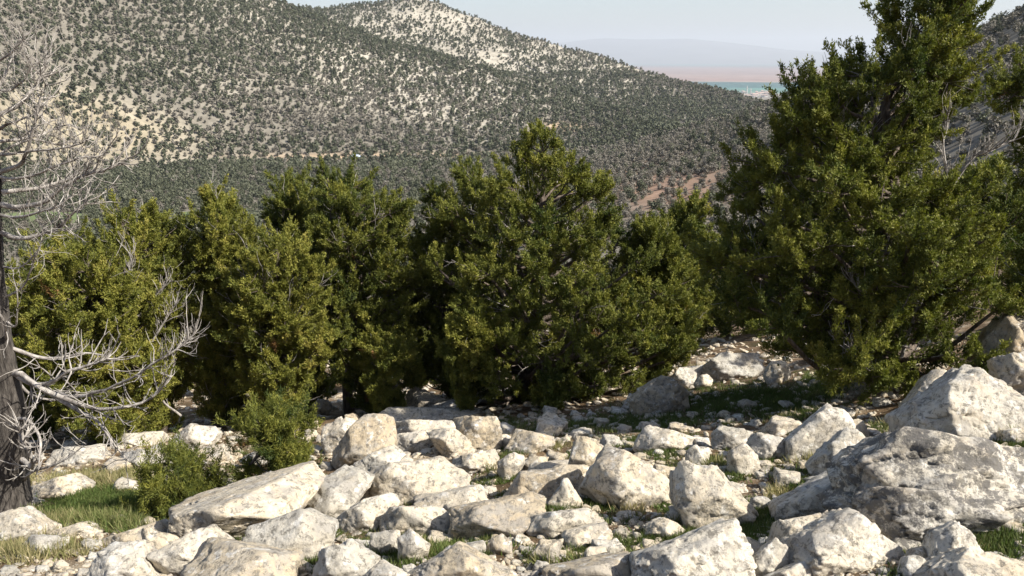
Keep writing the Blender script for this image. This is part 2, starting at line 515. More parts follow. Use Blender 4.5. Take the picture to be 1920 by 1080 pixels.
def blob_tree(n, rs, oak, seed, trunk=True):
    """a small tree of unit width built of loose leaf faces round a short trunk"""
    g = np.random.default_rng(seed)
    lob = g.normal(0, 1, (9, 3)); lob /= np.linalg.norm(lob, axis=1, keepdims=True)
    lc = lob * np.array([0.19, 0.19, 0.23]) + np.array([0, 0, 0.44])
    lc[0] = (0, 0, 0.76); lc[1] = (0, 0, 0.45)
    k = g.integers(0, 9, n)
    d = g.normal(0, 1, (n, 3)); d /= np.linalg.norm(d, axis=1, keepdims=True)
    c = lc[k] + d * (0.27 * g.uniform(0.55, 1.0, (n, 1)))
    c[:, 2] = np.maximum(c[:, 2], 0.04)
    nrm = d + g.normal(0, 0.5, (n, 3))
    u = np.cross(nrm, g.normal(0, 1, (n, 3))); u /= np.linalg.norm(u, axis=1, keepdims=True)
    w = np.cross(nrm, u); w /= np.linalg.norm(w, axis=1, keepdims=True)
    sz = rs * g.uniform(0.7, 1.3, (n, 1))
    V = np.stack([c + u * sz, c - u * sz * 0.6 + w * sz * 0.8, c - u * sz * 0.6 - w * sz * 0.8], 1).reshape(-1, 3)
    F = np.arange(3 * n).reshape(-1, 3)
    lo, hi = (0.62, 0.98) if oak else (0.08, 0.52)
    T = np.repeat(np.clip(g.uniform(lo, hi) + g.normal(0, 0.08, n), lo, hi), 3)
    if not trunk:
        return V, F, T
    tv, tf = tubes([[(0, 0, -0.25), (0.02, 0, 0.15), (0, 0.01, 0.45)]], [[0.05, 0.04, 0.015]], 4)
    F2 = np.concatenate([tf[:, [0, 1, 2]], tf[:, [0, 2, 3]]]) + len(V)
    return np.concatenate([V, tv]), np.concatenate([F, F2]), np.concatenate([T, np.full(len(tv), 0.6)])

def forest_points():
    g = np.random.default_rng(11)
    out = []
    for (ra, rb, n) in ((110, 330, 6000), (330, 640, 26000), (640, 1120, 60000), (900, 1450, 50000)):
        r = np.sqrt(g.uniform(ra ** 2, rb ** 2, n))
        az = np.radians(g.uniform(-35, 35, n))
        out.append(np.stack([r * np.sin(az), r * np.cos(az)], -1))
    P = np.concatenate(out)
    z = ground_z(P[:, 0], P[:, 1])
    _, dens, oak, px, py = zone_maps(P[:, 0], P[:, 1], z)
    r = np.hypot(P[:, 0], P[:, 1])
    size = np.interp(r, [120, 250, 600, 1400], [3.0, 3.6, 4.9, 4.6]) * g.uniform(0.5, 1.3, len(P))
    keep = (g.uniform(0, 1, len(P)) < dens) & (px > -40) & (px < 1960) & (py > -30)
    isoak = g.uniform(0, 1, len(P)) < oak
    size = np.where(isoak, size * 0.85, size)
    P = np.concatenate([P, z[:, None]], 1)[keep]
    size, isoak, px, py, r = size[keep], isoak[keep], px[keep], py[keep], r[keep]
    # thin out trees standing inside one another
    order = np.argsort(r)
    cell = {}
    sel = []
    for i in order:
        c = (int(P[i, 0] // 6), int(P[i, 1] // 6))
        ok = True
        for a in (-1, 0, 1):
            for b in (-1, 0, 1):
                for j in cell.get((c[0] + a, c[1] + b), ()):
                    if (P[i, 0] - P[j, 0]) ** 2 + (P[i, 1] - P[j, 1]) ** 2 < (0.255 * (size[i] + size[j])) ** 2:
                        ok = False
        if ok:
            cell.setdefault(c, []).append(i); sel.append(i)
    sel = np.array(sel)
    return P[sel], size[sel], isoak[sel], px[sel], py[sel], r[sel]

FP, FS, FO, FX, FY, FR = forest_points()
top_y = FY - FS * 1.0 / FR * F_PX
in_view = (FX > 5) & (FX < 1915) & (top_y + 4 < np.interp(FX, FG_TOP[:, 0], FG_TOP[:, 1])) & (FY > 4)
show = np.where(in_view, FS / FR, 0)
single = np.argsort(-show)[:300]
is_single = np.zeros(len(FP), bool); is_single[single] = True

def forest_mass():
    g = np.random.default_rng(5)
    near_v = [blob_tree(110, 0.115, k >= 5, 100 + k) for k in range(9)]
    far_v = [blob_tree(46, 0.17, k >= 5, 200 + k) for k in range(9)]
    Vs, Fs, Ts, n0 = [], [], [], 0
    idx = np.where(~is_single)[0]
    for i in idx:
        lib = near_v if FR[i] < 560 else far_v
        V, Fc, T = lib[g.integers(5, 9) if FO[i] else g.integers(0, 5)]
        a = g.uniform(0, 6.28); c, s = math.cos(a), math.sin(a)
        h = g.uniform(0.75, 1.25) * (0.8 if FO[i] else 1.0)
        W = np.stack([V[:, 0] * c - V[:, 1] * s, V[:, 0] * s + V[:, 1] * c, V[:, 2] * h], -1) * FS[i] + FP[i]
        Vs.append(W); Fs.append(Fc + n0); n0 += len(V)
        Ts.append(T + g.normal(0, 0.05))
    # knee-high scrub between the trees
    sv = [blob_tree(16, 0.24, k >= 2, 400 + k, False) for k in range(6)]
    m = 42000
    r = np.sqrt(g.uniform(300 ** 2, 1450 ** 2, m)); az = np.radians(g.uniform(-34, 30, m))
    x, y = r * np.sin(az), r * np.cos(az); z = ground_z(x, y)
    _, dens, oak, px, py = zone_maps(x, y, z)
    ok = (g.uniform(0, 1, m) < dens * 0.9) & (py < 420) & (py > -20) & (px < 1500)
    for i in np.where(ok)[0]:
        V, Fc, T = sv[g.integers(0, 6)]
        W = V * g.uniform(1.2, 2.6) * np.array([1, 1, 0.7]) + np.array([x[i], y[i], z[i]])
        Vs.append(W); Fs.append(Fc + n0); n0 += len(V)
        Ts.append(T + g.normal(0, 0.05))
    o = mesh_np('forest', np.concatenate(Vs), np.concatenate(Fs), M_FAR, False, {'tint': np.clip(np.concatenate(Ts), 0, 1)})
    tag(o, 'dark mass of countless small junipers and bare oaks covering the far slopes', 'forest', kind='stuff')
forest_mass()

def far_singles():
    g = np.random.default_rng(6)
    lib = []
    for k in range(12):
        V, Fc, T = blob_tree(420, 0.062, k >= 7, 300 + k, False)
        lib.append(mesh_np('valley_tree', V, Fc, M_FAR, False, {'tint': T}, link=False))
    first = [True] * 12
    tv, tf = tubes([[(0, 0, -0.25), (0.02, 0, 0.15), (0, 0.01, 0.5), (0.02, 0, 0.8)]], [[0.06, 0.045, 0.025, 0.01]], 6)
    trunk_mesh = mesh_np('trunk', tv, tf, M_BARK, True, link=False).data
    for i in single:
        k = int(g.integers(7, 12) if FO[i] else g.integers(0, 7))
        o = lib[k] if first[k] else lib[k].copy()
        first[k] = False
        o.name = 'bare_oak' if FO[i] else 'valley_juniper'
        COL.objects.link(o)
        o.location = FP[i].tolist()
        o.rotation_euler = (0, 0, g.uniform(0, 6.28))
        sc = FS[i]
        o.scale = (sc, sc, sc * g.uniform(0.8, 1.2) * (0.8 if FO[i] else 1.0))
        kind = 'bare grey-brown oak' if FO[i] else 'small dark green juniper'
        x, y = FX[i], FY[i]
        if x > 1500: place = 'on the hillside seen past the tallest tree'
        elif 1130 < x and 310 < y: place = 'around the red soil clearing between the two tallest trees'
        elif x > 1060: place = 'on the slope beyond the red soil clearing'
        elif x > 430: place = 'on the valley floor beyond the row of tall trees'
        else: place = 'on the valley floor behind the dead tree branches'
        t = bpy.data.objects.new('trunk', trunk_mesh)
        COL.objects.link(t); t.parent = o
        tag(o, f'{kind} {place}', 'tree', f"{'oaks' if FO[i] else 'junipers'} {place}")
far_singles()
print('forest', len(FP))

# ------------------------------------------------------------------ near junipers
def leaf_tris(c, d, ln, wd, g):
    """narrow pointed leaf faces: base c, direction d"""
    a = g.normal(0, 1, c.shape)
    p = np.cross(d, a); p /= np.linalg.norm(p, axis=1, keepdims=True) + 1e-9
    h = p * (wd * 0.5)[:, None]
    return np.stack([c - h, c + h, c + d * ln[:, None]], 1).reshape(-1, 3)

def unit(v):
    return v / (np.linalg.norm(v, axis=-1, keepdims=True) + 1e-9)

def clumps_to_leaves(cc, cr, out, tint, tufts, blades, ln, wd, g, up=0.6):
    """cc centres, cr radii, out outward directions: leaf faces in tufts filling each clump"""
    n = len(cc)
    k = np.repeat(np.arange(n), tufts)
    u = unit(g.normal(0, 1, (len(k), 3)) + 0.45 * out[k])
    rad = g.uniform(0.25, 1.0, (len(k), 1)) ** 0.6
    p = cc[k] + u * rad * cr[k][:, None] * np.array([1, 1, 0.85])
    td = unit(u * 0.7 + np.array([0, 0, up]) + 0.35 * out[k] + 0.35 * g.normal(0, 1, (len(k), 3)))
    tt = tint[k] + g.normal(0, 0.10, len(k))
    q = np.repeat(np.arange(len(k)), blades)
    bd = unit(td[q] + 0.55 * g.normal(0, 1, (len(q), 3)))
    bc = p[q] + td[q] * (g.uniform(-1.0, 1.1, (len(q), 1)) * ln) + 0.3 * ln * g.normal(0, 1, (len(q), 3))
    V = leaf_tris(bc, bd, ln * g.uniform(0.6, 1.3, len(q)), wd * g.uniform(0.7, 1.3, len(q)), g)
    T = np.repeat(np.clip(tt[q] + g.normal(0, 0.05, len(q)), 0, 1), 3)
    return V, T

def sprays_to_leaves(c0, u, sl, rc, tint, tufts, blades, ln, wd, g):
    """upswept tapering sprays: leaf tufts gathered along each spray's curved axis"""
    n = len(c0)
    k = np.repeat(np.arange(n), tufts)
    t = g.uniform(0.05, 1, len(k)) ** 0.75
    rv = unit(g.normal(0, 1, (len(k), 3)))
    p = c0[k] + u[k] * (sl[k] * t)[:, None] + rv * (rc[k] * (1.05 - 0.8 * t) * g.uniform(0.3, 1.0, len(k)))[:, None]
    p[:, 2] += 0.28 * sl[k] * t * t
    td = unit(0.6 * u[k] + 0.5 * rv + np.array([0, 0, 0.55]) + 0.3 * g.normal(0, 1, (len(k), 3)))
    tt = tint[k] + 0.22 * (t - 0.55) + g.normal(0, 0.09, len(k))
    q = np.repeat(np.arange(len(k)), blades)
    bd = unit(td[q] + 0.5 * g.normal(0, 1, (len(q), 3)))
    bc = p[q] + td[q] * (g.uniform(-1.0, 1.1, (len(q), 1)) * ln) + 0.3 * ln * g.normal(0, 1, (len(q), 3))
    V = leaf_tris(bc, bd, ln * g.uniform(0.6, 1.3, len(q)), wd * g.uniform(0.7, 1.3, len(q)), g)
    T = np.repeat(np.clip(tt[q] + g.normal(0, 0.05, len(q)), 0, 0.94), 3)
    T[np.repeat(np.repeat(tint >= 1.0, tufts * blades), 3)] = 1.0
    return V, T

def twig_fan(P0, d0, length, r0, depth, g, paths, radii, curl=0.5, kids=(3, 6)):
    """a bare branch that forks into upturned twigs"""
    n = 6
    pts, d, p = [P0], unit(np.asarray(d0, float)), np.asarray(P0, float)
    for i in range(n):
        d = unit(d + g.normal(0, 0.16, 3) + np.array([0, 0, curl * 0.16]))
        p = p + d * length / n
        pts.append(p)
    pts = np.array(pts)
    paths.append(pts); radii.append(np.linspace(r0, r0 * 0.35, n + 1))
    if depth <= 0: return
    for _ in range(g.integers(*kids)):
        i = g.integers(1, n + 1)
        dd = unit(unit(pts[i] - pts[i - 1]) + 0.75 * unit(g.normal(0, 1, 3)) + np.array([0, 0, curl * 0.4]))
        twig_fan(pts[i], dd, length * g.uniform(0.35, 0.6), r0 * 0.55, depth - 1, g, paths, radii, curl, kids)

def juniper(name, label, cat, base, rows, seed, Y=None, n_cl=170, cr=(0.11, 0.22), tufts=28, blades=10, ln=0.046, wd=0.0215, lobe=0.38, n_mul=1.0,
            tint=0.42, depth=0.95, trunk_r=0.13, group=None, dead=None, lean=None, solid=0.55, dy=0.0, skirt=True, grow=1.07):
    g = np.random.default_rng(seed)
    if Y is None:
        B = hit(*base)[0]
    else:
        B = at_y(base[0], base[1], Y)
        B[2] = ground_z(B[0], B[1])
    Yb = B[1] + dy
    rows = [(q[0], 0.5 * (q[1] + q[2]) - 0.5 * grow * (q[2] - q[1]), 0.5 * (q[1] + q[2]) + 0.5 * grow * (q[2] - q[1])) for q in rows]
    if skirt:
        t = rows[-1]; pb = float(proj(B)[1]) - 6
        if pb - t[0] > 12:
            m = 0.5 * (t[1] + t[2])
            rows.append((pb, m - 0.40 * (t[2] - t[1]), m + 0.40 * (t[2] - t[1])))
    rows = np.array(rows, float)
    pl, pr = at_y(rows[:, 1], rows[:, 0], Yb), at_y(rows[:, 2], rows[:, 0], Yb)
    hz, xl, xr = pl[::-1, 2], pl[::-1, 0], pr[::-1, 0]
    z0, z1 = hz[0], hz[-1]
    # boughs: lobes of foliage at the limb ends; each lobe is covered in small clumps of leaf tufts
    zz = np.linspace(z0, z1, 200)
    wdt = np.interp(zz, hz, xr - xl)
    cdf = np.cumsum(wdt ** 1.3 + 0.05); cdf /= cdf[-1]
    nl = max(8, int(n_cl / (1.85 if n_cl > 110 else 2.4)))
    H0 = z1 - z0
    z = np.interp((np.arange(nl) + g.uniform(0, 1, nl)) / nl, cdf, zz)
    ntop = 5
    z = np.concatenate([z, np.linspace(z1 - 0.12, z1 - 0.3 * H0, ntop)])
    z = z0 + (z - z0) * max(0.5, (H0 - 0.9 * lobe) / H0)
    nl = len(z)
    a = (np.arange(nl) * 2.39996 + g.normal(0, 0.5, nl))
    rad = g.uniform(0, 1, nl) ** (solid * 0.75)
    hw = np.maximum(0.05, 0.5 * np.interp(z, hz, xr - xl))
    cx = 0.5 * np.interp(z, hz, xr + xl)
    rl = np.clip(g.uniform(0.75, 1.3, nl) * lobe, 0.10, None)
    rl = np.minimum(rl, 0.12 + hw * 0.6)
    rin = np.maximum(hw - rl * 0.85, 0.0) * rad * g.uniform(0.70, 1.12, nl)
    dwid = np.minimum(hw * 1.15, 0.5 * np.max(xr - xl) * depth)
    din = np.maximum(dwid - rl * 0.75, 0.0) * rad
    L = np.stack([cx + rin * np.cos(a), Yb + din * np.sin(a), z], -1)
    L[:, 2] = np.maximum(L[:, 2], ground_z(L[:, 0], L[:, 1]) + rl * 0.35)
    axis = np.stack([cx, np.full(nl, Yb), z], -1)
    lout = unit(L - axis + np.array([0, 0, 0.2]))
    per = max(3, int(round(10 * n_mul)))
    k = np.repeat(np.arange(nl), per)
    u = unit(g.normal(0, 1, (len(k), 3)) + 0.7 * lout[k] + np.array([0, 0, 0.55]))
    C0 = L[k] + g.normal(0, 0.28, (len(k), 3)) * rl[k][:, None]
    sl = rl[k] * g.uniform(0.6, 1.22, len(k))
    C = C0 + u * (sl * 0.7)[:, None]
    C[:, 2] = np.maximum(C[:, 2], ground_z(C[:, 0], C[:, 1]) + 0.08)
    rc = g.uniform(*cr, len(k)) * 0.62
    lt = tint + g.normal(0, 0.09, nl)
    tt = lt[k] + g.normal(0, 0.09, len(k))
    tt = np.where(g.uniform(0, 1, len(k)) < 0.003, 1.0, tt)
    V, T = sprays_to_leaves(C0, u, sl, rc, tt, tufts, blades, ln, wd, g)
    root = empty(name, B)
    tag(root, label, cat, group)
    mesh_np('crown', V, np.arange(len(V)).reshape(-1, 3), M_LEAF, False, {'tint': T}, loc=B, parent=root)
    # trunk and limbs
    top = np.array([0.5 * (xl[-1] + xr[-1]), Yb, z1 - 0.25])
    mid = [B + np.array([0, 0, -0.25])]
    for f in (0.12, 0.3, 0.5, 0.7, 0.88):
        zf = B[2] + f * (top[2] - B[2])
        cxx = 0.5 * np.interp(zf, hz, xr + xl)
        w = min(1, f * 1.6)
        mid.append(np.array([B[0] * (1 - w) + (0.6 * cxx + 0.4 * (B[0] * (1 - f) + top[0] * f)) * w + g.normal(0, 0.08), B[1] * (1 - w) + Yb * w + g.normal(0, 0.08), zf]))
    tr = spline(np.array(mid + [top]), 26)
    paths, radii = [tr], [np.interp(np.linspace(0, 1, 26), [0, 0.08, 0.5, 1], [trunk_r * 1.5, trunk_r, trunk_r * 0.6, 0.02])]
    for i in range(nl):
        hd = math.hypot(L[i, 0] - cx[i], L[i, 1] - Yb)
        zs = np.clip(L[i, 2] - hd * g.uniform(0.25, 0.8), B[2] + 0.2, top[2])
        j = int(np.argmin(np.abs(tr[:, 2] - zs)))
        m = tr[j] * 0.5 + L[i] * 0.5 + np.array([0, 0, -0.10 * hd]) + g.normal(0, 0.07, 3)
        r0 = float(np.clip(trunk_r * (0.12 + 0.15 * hd), 0.007, trunk_r * 0.42))
        paths.append(spline(np.array([tr[j], m, L[i]]), 8)); radii.append(np.linspace(r0, r0 * 0.35, 8))
    for q in range(len(k)):
        s0 = L[k[q]]
        paths.append(np.array([s0, s0 * 0.5 + C[q] * 0.5 + g.normal(0, 0.02, 3), C[q]])); radii.append(np.linspace(0.4, 0.2, 3) * min(0.02, trunk_r * 0.15))
    V1, F1 = tubes(paths, radii, 5, 0.12)
    dp, dr = [], []
    # thin grey bare twigs through the crown, as old junipers carry
    for i in g.choice(nl, max(3, int(nl * 0.6)), replace=False):
        twig_fan(L[i] * 0.6 + axis[i] * 0.4, lout[i], g.uniform(0.3, 0.8) * min(1, H0 / 4), 0.008 * min(1, 0.3 + H0 / 6), 1, g, dp, dr)
    V2, F2 = tubes(dp, dr, 4)
    o = mesh_np('trunk', np.concatenate([V1, V2]), np.concatenate([F1, F2 + len(V1)]), M_BARK, True, loc=B, parent=root)
    o.data.materials.append(M_DEAD)
    o.data.polygons.foreach_set('material_index', np.concatenate([np.zeros(len(F1), np.int32), np.ones(len(F2), np.int32)]))
    for (path, dd) in (dead or ()):
        P = at_y([q[0] for q in path], [q[1] for q in path], Yb + dd)
        sp = spline(P, 14)
        dp, dr = [sp], [np.linspace(0.026, 0.008, 14)]
        for k in range(2, 14):
            for _ in range(2):
                twig_fan(sp[k], unit(sp[k] - sp[k - 1]) + 0.8 * unit(g.normal(0, 1, 3)) + np.array([0, 0, 0.4]), g.uniform(0.15, 0.45), 0.008, 1, g, dp, dr, 0.8, (1, 3))
        V, Fc = tubes(dp, dr, 4)
        mesh_np('dead_branch', V, Fc, M_DEAD, True, loc=B, parent=root)
    return root

def all_junipers():
    J = juniper
    J('juniper_tree', 'tallest juniper with a ragged spire rising out of the frame at the right', 'tree', (1700, 702),
      [(-85, 1690, 1785), (-20, 1665, 1825), (30, 1645, 1842), (70, 1640, 1838), (110, 1620, 1840), (140, 1500, 1832), (180, 1458, 1815), (240, 1442, 1795), (290, 1392, 1800), (340, 1350, 1870), (400, 1345, 1890),
       (450, 1312, 1895), (520, 1305, 1900), (580, 1312, 1895), (630, 1365, 1850), (672, 1440, 1800)], 1, n_cl=330, trunk_r=0.15, tint=0.40, solid=0.65, tufts=34, ln=0.039, wd=0.018, skirt=False,
      dead=[([(1770, 420), (1775, 340), (1768, 270), (1772, 232)], -0.6), ([(1778, 360), (1820, 300), (1850, 285), (1900, 262)], -0.7), ([(1700, 640), (1660, 560), (1655, 480)], -0.9), ([(1705, 650), (1660, 640), (1620, 560), (1600, 530)], -1.0),
            ([(1690, 670), (1720, 560), (1700, 470)], -0.9), ([(1680, 690), (1640, 690), (1590, 660)], -1.2)])
    J('juniper_tree', 'juniper leaning in from the right edge beside the tallest one', 'tree', (1930, 690),
      [(85, 1900, 1925), (120, 1872, 1960), (190, 1865, 1990), (240, 1885, 2010), (300, 1905, 2030), (360, 1890, 2040), (420, 1860, 2050), (520, 1840, 2050), (600, 1850, 2000), (640, 1870, 1960)], 2, Y=13.2, n_cl=90, solid=0.7, tint=0.42)
    J('juniper_tree', 'broad cone-shaped juniper with a dark trunk in the middle of the row', 'tree', (978, 752),
      [(232, 1005, 1020), (260, 978, 1045), (290, 945, 1068), (318, 915, 1135), (345, 885, 1158), (385, 850, 1165), (430, 815, 1190), (480, 800, 1240), (530, 800, 1290), (580, 800, 1312), (640, 800, 1315), (690, 830, 1250), (722, 890, 1130)],
      3, n_cl=380, trunk_r=0.15, tint=0.42)
    J('juniper_tree', 'dark green juniper with two rounded tops left of the cone-shaped one', 'tree', (655, 742),
      [(312, 602, 622), (335, 580, 705), (370, 570, 740), (420, 560, 785), (500, 545, 800), (600, 565, 800), (670, 610, 790), (712, 650, 760)], 4, Y=17.0, n_cl=230, tint=0.36)
    J('juniper_tree', 'narrow pointed juniper with a deep shaded side, behind the pale green one', 'tree', (570, 742),
      [(322, 525, 545), (345, 505, 580), (380, 490, 610), (440, 490, 620), (520, 505, 640), (600, 550, 640), (660, 560, 630)], 5, Y=18.2, n_cl=120, tint=0.36)
    J('juniper_tree', 'juniper squeezed between the two-topped tree and the cone-shaped tree', 'tree', (850, 738),
      [(298, 880, 896), (330, 870, 918), (350, 815, 930), (400, 770, 935), (470, 745, 930), (560, 740, 920), (640, 750, 920)], 6, Y=18.0, n_cl=140, tint=0.40)
    J('juniper_tree', 'pale yellow-green juniper standing in front of the shaded narrow one', 'tree', (510, 765),
      [(425, 502, 524), (460, 470, 560), (500, 440, 600), (560, 425, 630), (620, 430, 636), (680, 435, 622), (735, 450, 600)], 7, Y=15.0, n_cl=170, tint=0.56)
    J('juniper_tree', 'juniper with a bushy knob-like top, third from the dead tree', 'tree', (405, 780),
      [(348, 392, 414), (372, 368, 430), (420, 358, 470), (480, 352, 500), (560, 350, 500), (650, 355, 480), (725, 372, 470)], 8, Y=15.8, n_cl=160, tint=0.52)
    J('juniper_tree', 'broad juniper with a small pointed tip, second from the dead tree', 'tree', (300, 792),
      [(368, 281, 300), (395, 240, 312), (430, 175, 360), (500, 155, 380), (600, 170, 380), (690, 200, 375), (750, 250, 350)], 9, Y=15.4, n_cl=190, tint=0.50,
      dead=[([(340, 780), (300, 740), (330, 660), (365, 626)], -1.4), ([(250, 560), (246, 520), (247, 478)], -1.3), ([(250, 545), (275, 570), (300, 545), (312, 530)], -1.4), ([(250, 705), (290, 680), (330, 655), (362, 630)], -1.5), ([(285, 640), (310, 600), (330, 570)], -1.5)])
    J('juniper_tree', 'bright olive juniper directly behind the bare branches of the dead tree', 'tree', (170, 812),
      [(450, 125, 160), (500, 70, 270), (560, 40, 305), (620, 40, 312), (680, 60, 300), (740, 110, 330), (775, 160, 320)], 10, Y=13.6, n_cl=190, tint=0.58)
    J('juniper_tree', 'juniper half hidden behind the dead tree trunk at the left edge', 'tree', (60, 790),
      [(440, 70, 120), (480, 10, 190), (560, -20, 220), (640, -30, 210), (720, -10, 200)], 12, Y=15.5, n_cl=120, tint=0.45)
    J('juniper_tree', 'slim juniper standing further back between the two tallest trees', 'tree', (1290, 660),
      [(374, 1280, 1298), (400, 1252, 1325), (450, 1238, 1336), (520, 1240, 1332), (600, 1250, 1325), (640, 1260, 1320)], 13, Y=24.0, n_cl=130, tint=0.40, ln=0.08, wd=0.035)
    J('juniper_tree', 'brownish juniper at the right flank of the cone-shaped tree', 'tree', (1215, 700),
      [(405, 1195, 1225), (450, 1165, 1262), (520, 1170, 1300), (600, 1180, 1318), (660, 1190, 1300), (690, 1200, 1270)], 14, Y=17.5, n_cl=130, tint=0.40)
    J('young_juniper', 'rounded young juniper at the foot of the cone-shaped tree', 'bush', (880, 752),
      [(580, 862, 890), (610, 835, 928), (660, 815, 940), (700, 825, 930), (740, 845, 900)], 15, Y=14.4, n_cl=70, tint=0.54, cr=(0.08, 0.16), lobe=0.22, trunk_r=0.05)
    J('young_juniper', 'low bushy juniper in front of the two-topped tree', 'bush', (720, 762),
      [(622, 690, 722), (650, 670, 790), (700, 660, 805), (750, 685, 770)], 16, Y=15.4, n_cl=64, tint=0.52, cr=(0.08, 0.16), lobe=0.22, trunk_r=0.05)
    J('young_juniper', 'spiky young juniper growing beside the long flat slab in the foreground', 'bush', (440, 935),
      [(748, 460, 500), (775, 442, 578), (820, 436, 612), (860, 442, 618), (895, 440, 590), (920, 440, 530)], 17, n_cl=52, tint=0.36, cr=(0.03, 0.06), tufts=15, ln=0.045, wd=0.009, lobe=0.19, trunk_r=0.026, skirt=False, solid=0.8)
    J('young_juniper', 'scraggly low juniper sprawling over the lush green grass', 'bush', (330, 950),
      [(832, 265, 300), (852, 255, 335), (880, 250, 418), (910, 235, 436), (940, 232, 438), (974, 245, 425)], 18, n_cl=62, tint=0.32, cr=(0.03, 0.06), tufts=9, ln=0.045, wd=0.009, lobe=0.17, skirt=False, trunk_r=0.022, solid=0.9)
    # further junipers on the slope just below the row
    g = np.random.default_rng(40)
    spots = [(60, 27, 2.6, 3.6), (240, 26, 2.8, 3.4), (450, 28, 2.8, 3.6), (760, 26, 2.8, 3.8), (1180, 30, 3.0, 3.6), (1370, 27, 3.0, 3.9), (1500, 24, 3.0, 4.2), (1850, 24, 3.2, 4.0), (620, 30, 3.4, 3.6), (920, 29, 3.4, 3.6),
             (330, 34, 3.6, 3.8), (1060, 36, 3.6, 3.8), (1330, 40, 3.4, 3.6), (1250, 48, 4.0, 4.0), (1440, 36, 3.6, 4.0), (1620, 33, 3.6, 4.2), (1720, 38, 3.8, 4.2), (1800, 31, 3.4, 4.0), (120, 40, 4.0, 4.0), (540, 44, 4.2, 4.0),
             (820, 44, 4.2, 4.0), (1390, 56, 4.2, 4.2), (1290, 64, 4.4, 4.2), (1180, 60, 4.4, 4.2), (980, 58, 4.4, 4.2), (1350, 76, 4.6, 4.4), (1240, 84, 4.6, 4.4), (1560, 50, 4.2, 4.4), (1680, 56, 4.2, 4.4), (1790, 52, 4.2, 4.4)]
    for k, (px, Y, w, h) in enumerate(spots):
        P = at_y(px, 640, Y); zb = ground_z(P[0], P[1])
        f = F_PX / Y
        def y_at(z): return float(proj(np.array([P[0], Y, z]))[1])
        rows = [(y_at(zb + h), px - 8, px + 8), (y_at(zb + h * 0.8), px - w * f * 0.24, px + w * f * 0.24), (y_at(zb + h * 0.45), px - w * f * 0.48, px + w * f * 0.48), (y_at(zb + 0.25), px - w * f * 0.5, px + w * f * 0.5)]
        J('juniper_tree', 'dim juniper glimpsed through gaps on the slope below the row of tall trees', 'tree', (px, 640), rows, 50 + k, Y=Y, n_cl=70 if Y < 35 else 44, tint=0.38, cr=(0.16, 0.34), lobe=0.55, ln=0.11, wd=0.05, tufts=18, blades=5,
          group='junipers on the slope below the row')
all_junipers()

# ------------------------------------------------------------------ rocks
def ico(sub):
    bm = bmesh.new()
    bmesh.ops.create_icosphere(bm, subdivisions=sub, radius=1.0)
    V = np.array([v.co[:] for v in bm.verts]); Fc = np.array([[v.index for v in f.verts] for f in bm.faces])
    bm.free()
    return unit(V), Fc
ICO = {k: ico(k) for k in (2, 3, 4, 5, 6)}

def hull_planes(P, flat=0.80):
    bm = bmesh.new()
    for p in P: bm.verts.new(p)
    bmesh.ops.convex_hull(bm, input=bm.verts)
    bm.normal_update()
    vs = [v for v in bm.verts if v.link_faces]
    N = np.array([f.normal[:] for f in bm.faces]); D = np.array([f.normal.dot(f.verts[0].co) for f in bm.faces])
    A = np.array([f.calc_area() for f in bm.faces]); ok = A > 1e-7
    Vh = np.array([v.co[:] for v in vs])
    bm.free()
    N, D = N[ok], D[ok]
    A = A[ok]
    keep = []
    for i in np.argsort(-A):
        if all(N[i] @ N[j] < flat for j in keep): keep.append(i)
    return N[keep], D[keep], Vh

def carve(N, D, center, scale, sub, p, seed, rough):
    """rounded-edge stone bounded by planes N.x = D, broken up with noise in metres"""
    dirs, Fc = ICO[sub]
    v = unit(dirs * scale)
    Dc = np.maximum(D - N @ center, 0.01)
    q = np.maximum(v @ N.T, 1e-4) / Dc
    qm = q.max(1)
    t = 1.0 / (qm * ((q / qm[:, None]) ** p).sum(1) ** (1.0 / p))
    X = v * t[:, None]
    size = np.percentile(t, 60)
    # fracture chips: small patches of the surface, each set a little in or out and tilted
    g = np.random.default_rng(seed + 1)
    ns = {2: 0, 3: 10, 4: 26, 5: 60, 6: 110}[sub]
    chip = 0.0
    if ns:
        sd = unit(g.normal(0, 1, (ns, 3)))
        wob = unit(dirs + 0.16 * np.stack([fbm(dirs * 3.1, 3, seed + 40 + c) for c in range(3)], -1))
        idx = (wob @ sd.T).argmax(1)
        tilt = g.normal(0, 0.16, (ns, 3))
        chip = g.uniform(-1, 0.6, ns)[idx] * 0.030 + ((dirs - sd[idx]) * tilt[idx]).sum(1) * 0.7
    W = X + center
    f = 1.0 / size
    d = chip + 0.03 * fbm(W * f * 1.3, 3, seed) + 0.022 * fbm(W * f * 4.5, 4, seed + 3, 0.6)
    cr = np.abs(fbm(W * f * 1.9 + 5, 3, seed + 8))
    d = d - 0.075 * np.exp(-(cr / 0.035) ** 2)
    X = X * (1 + rough * d)[:, None]
    return X + center, Fc

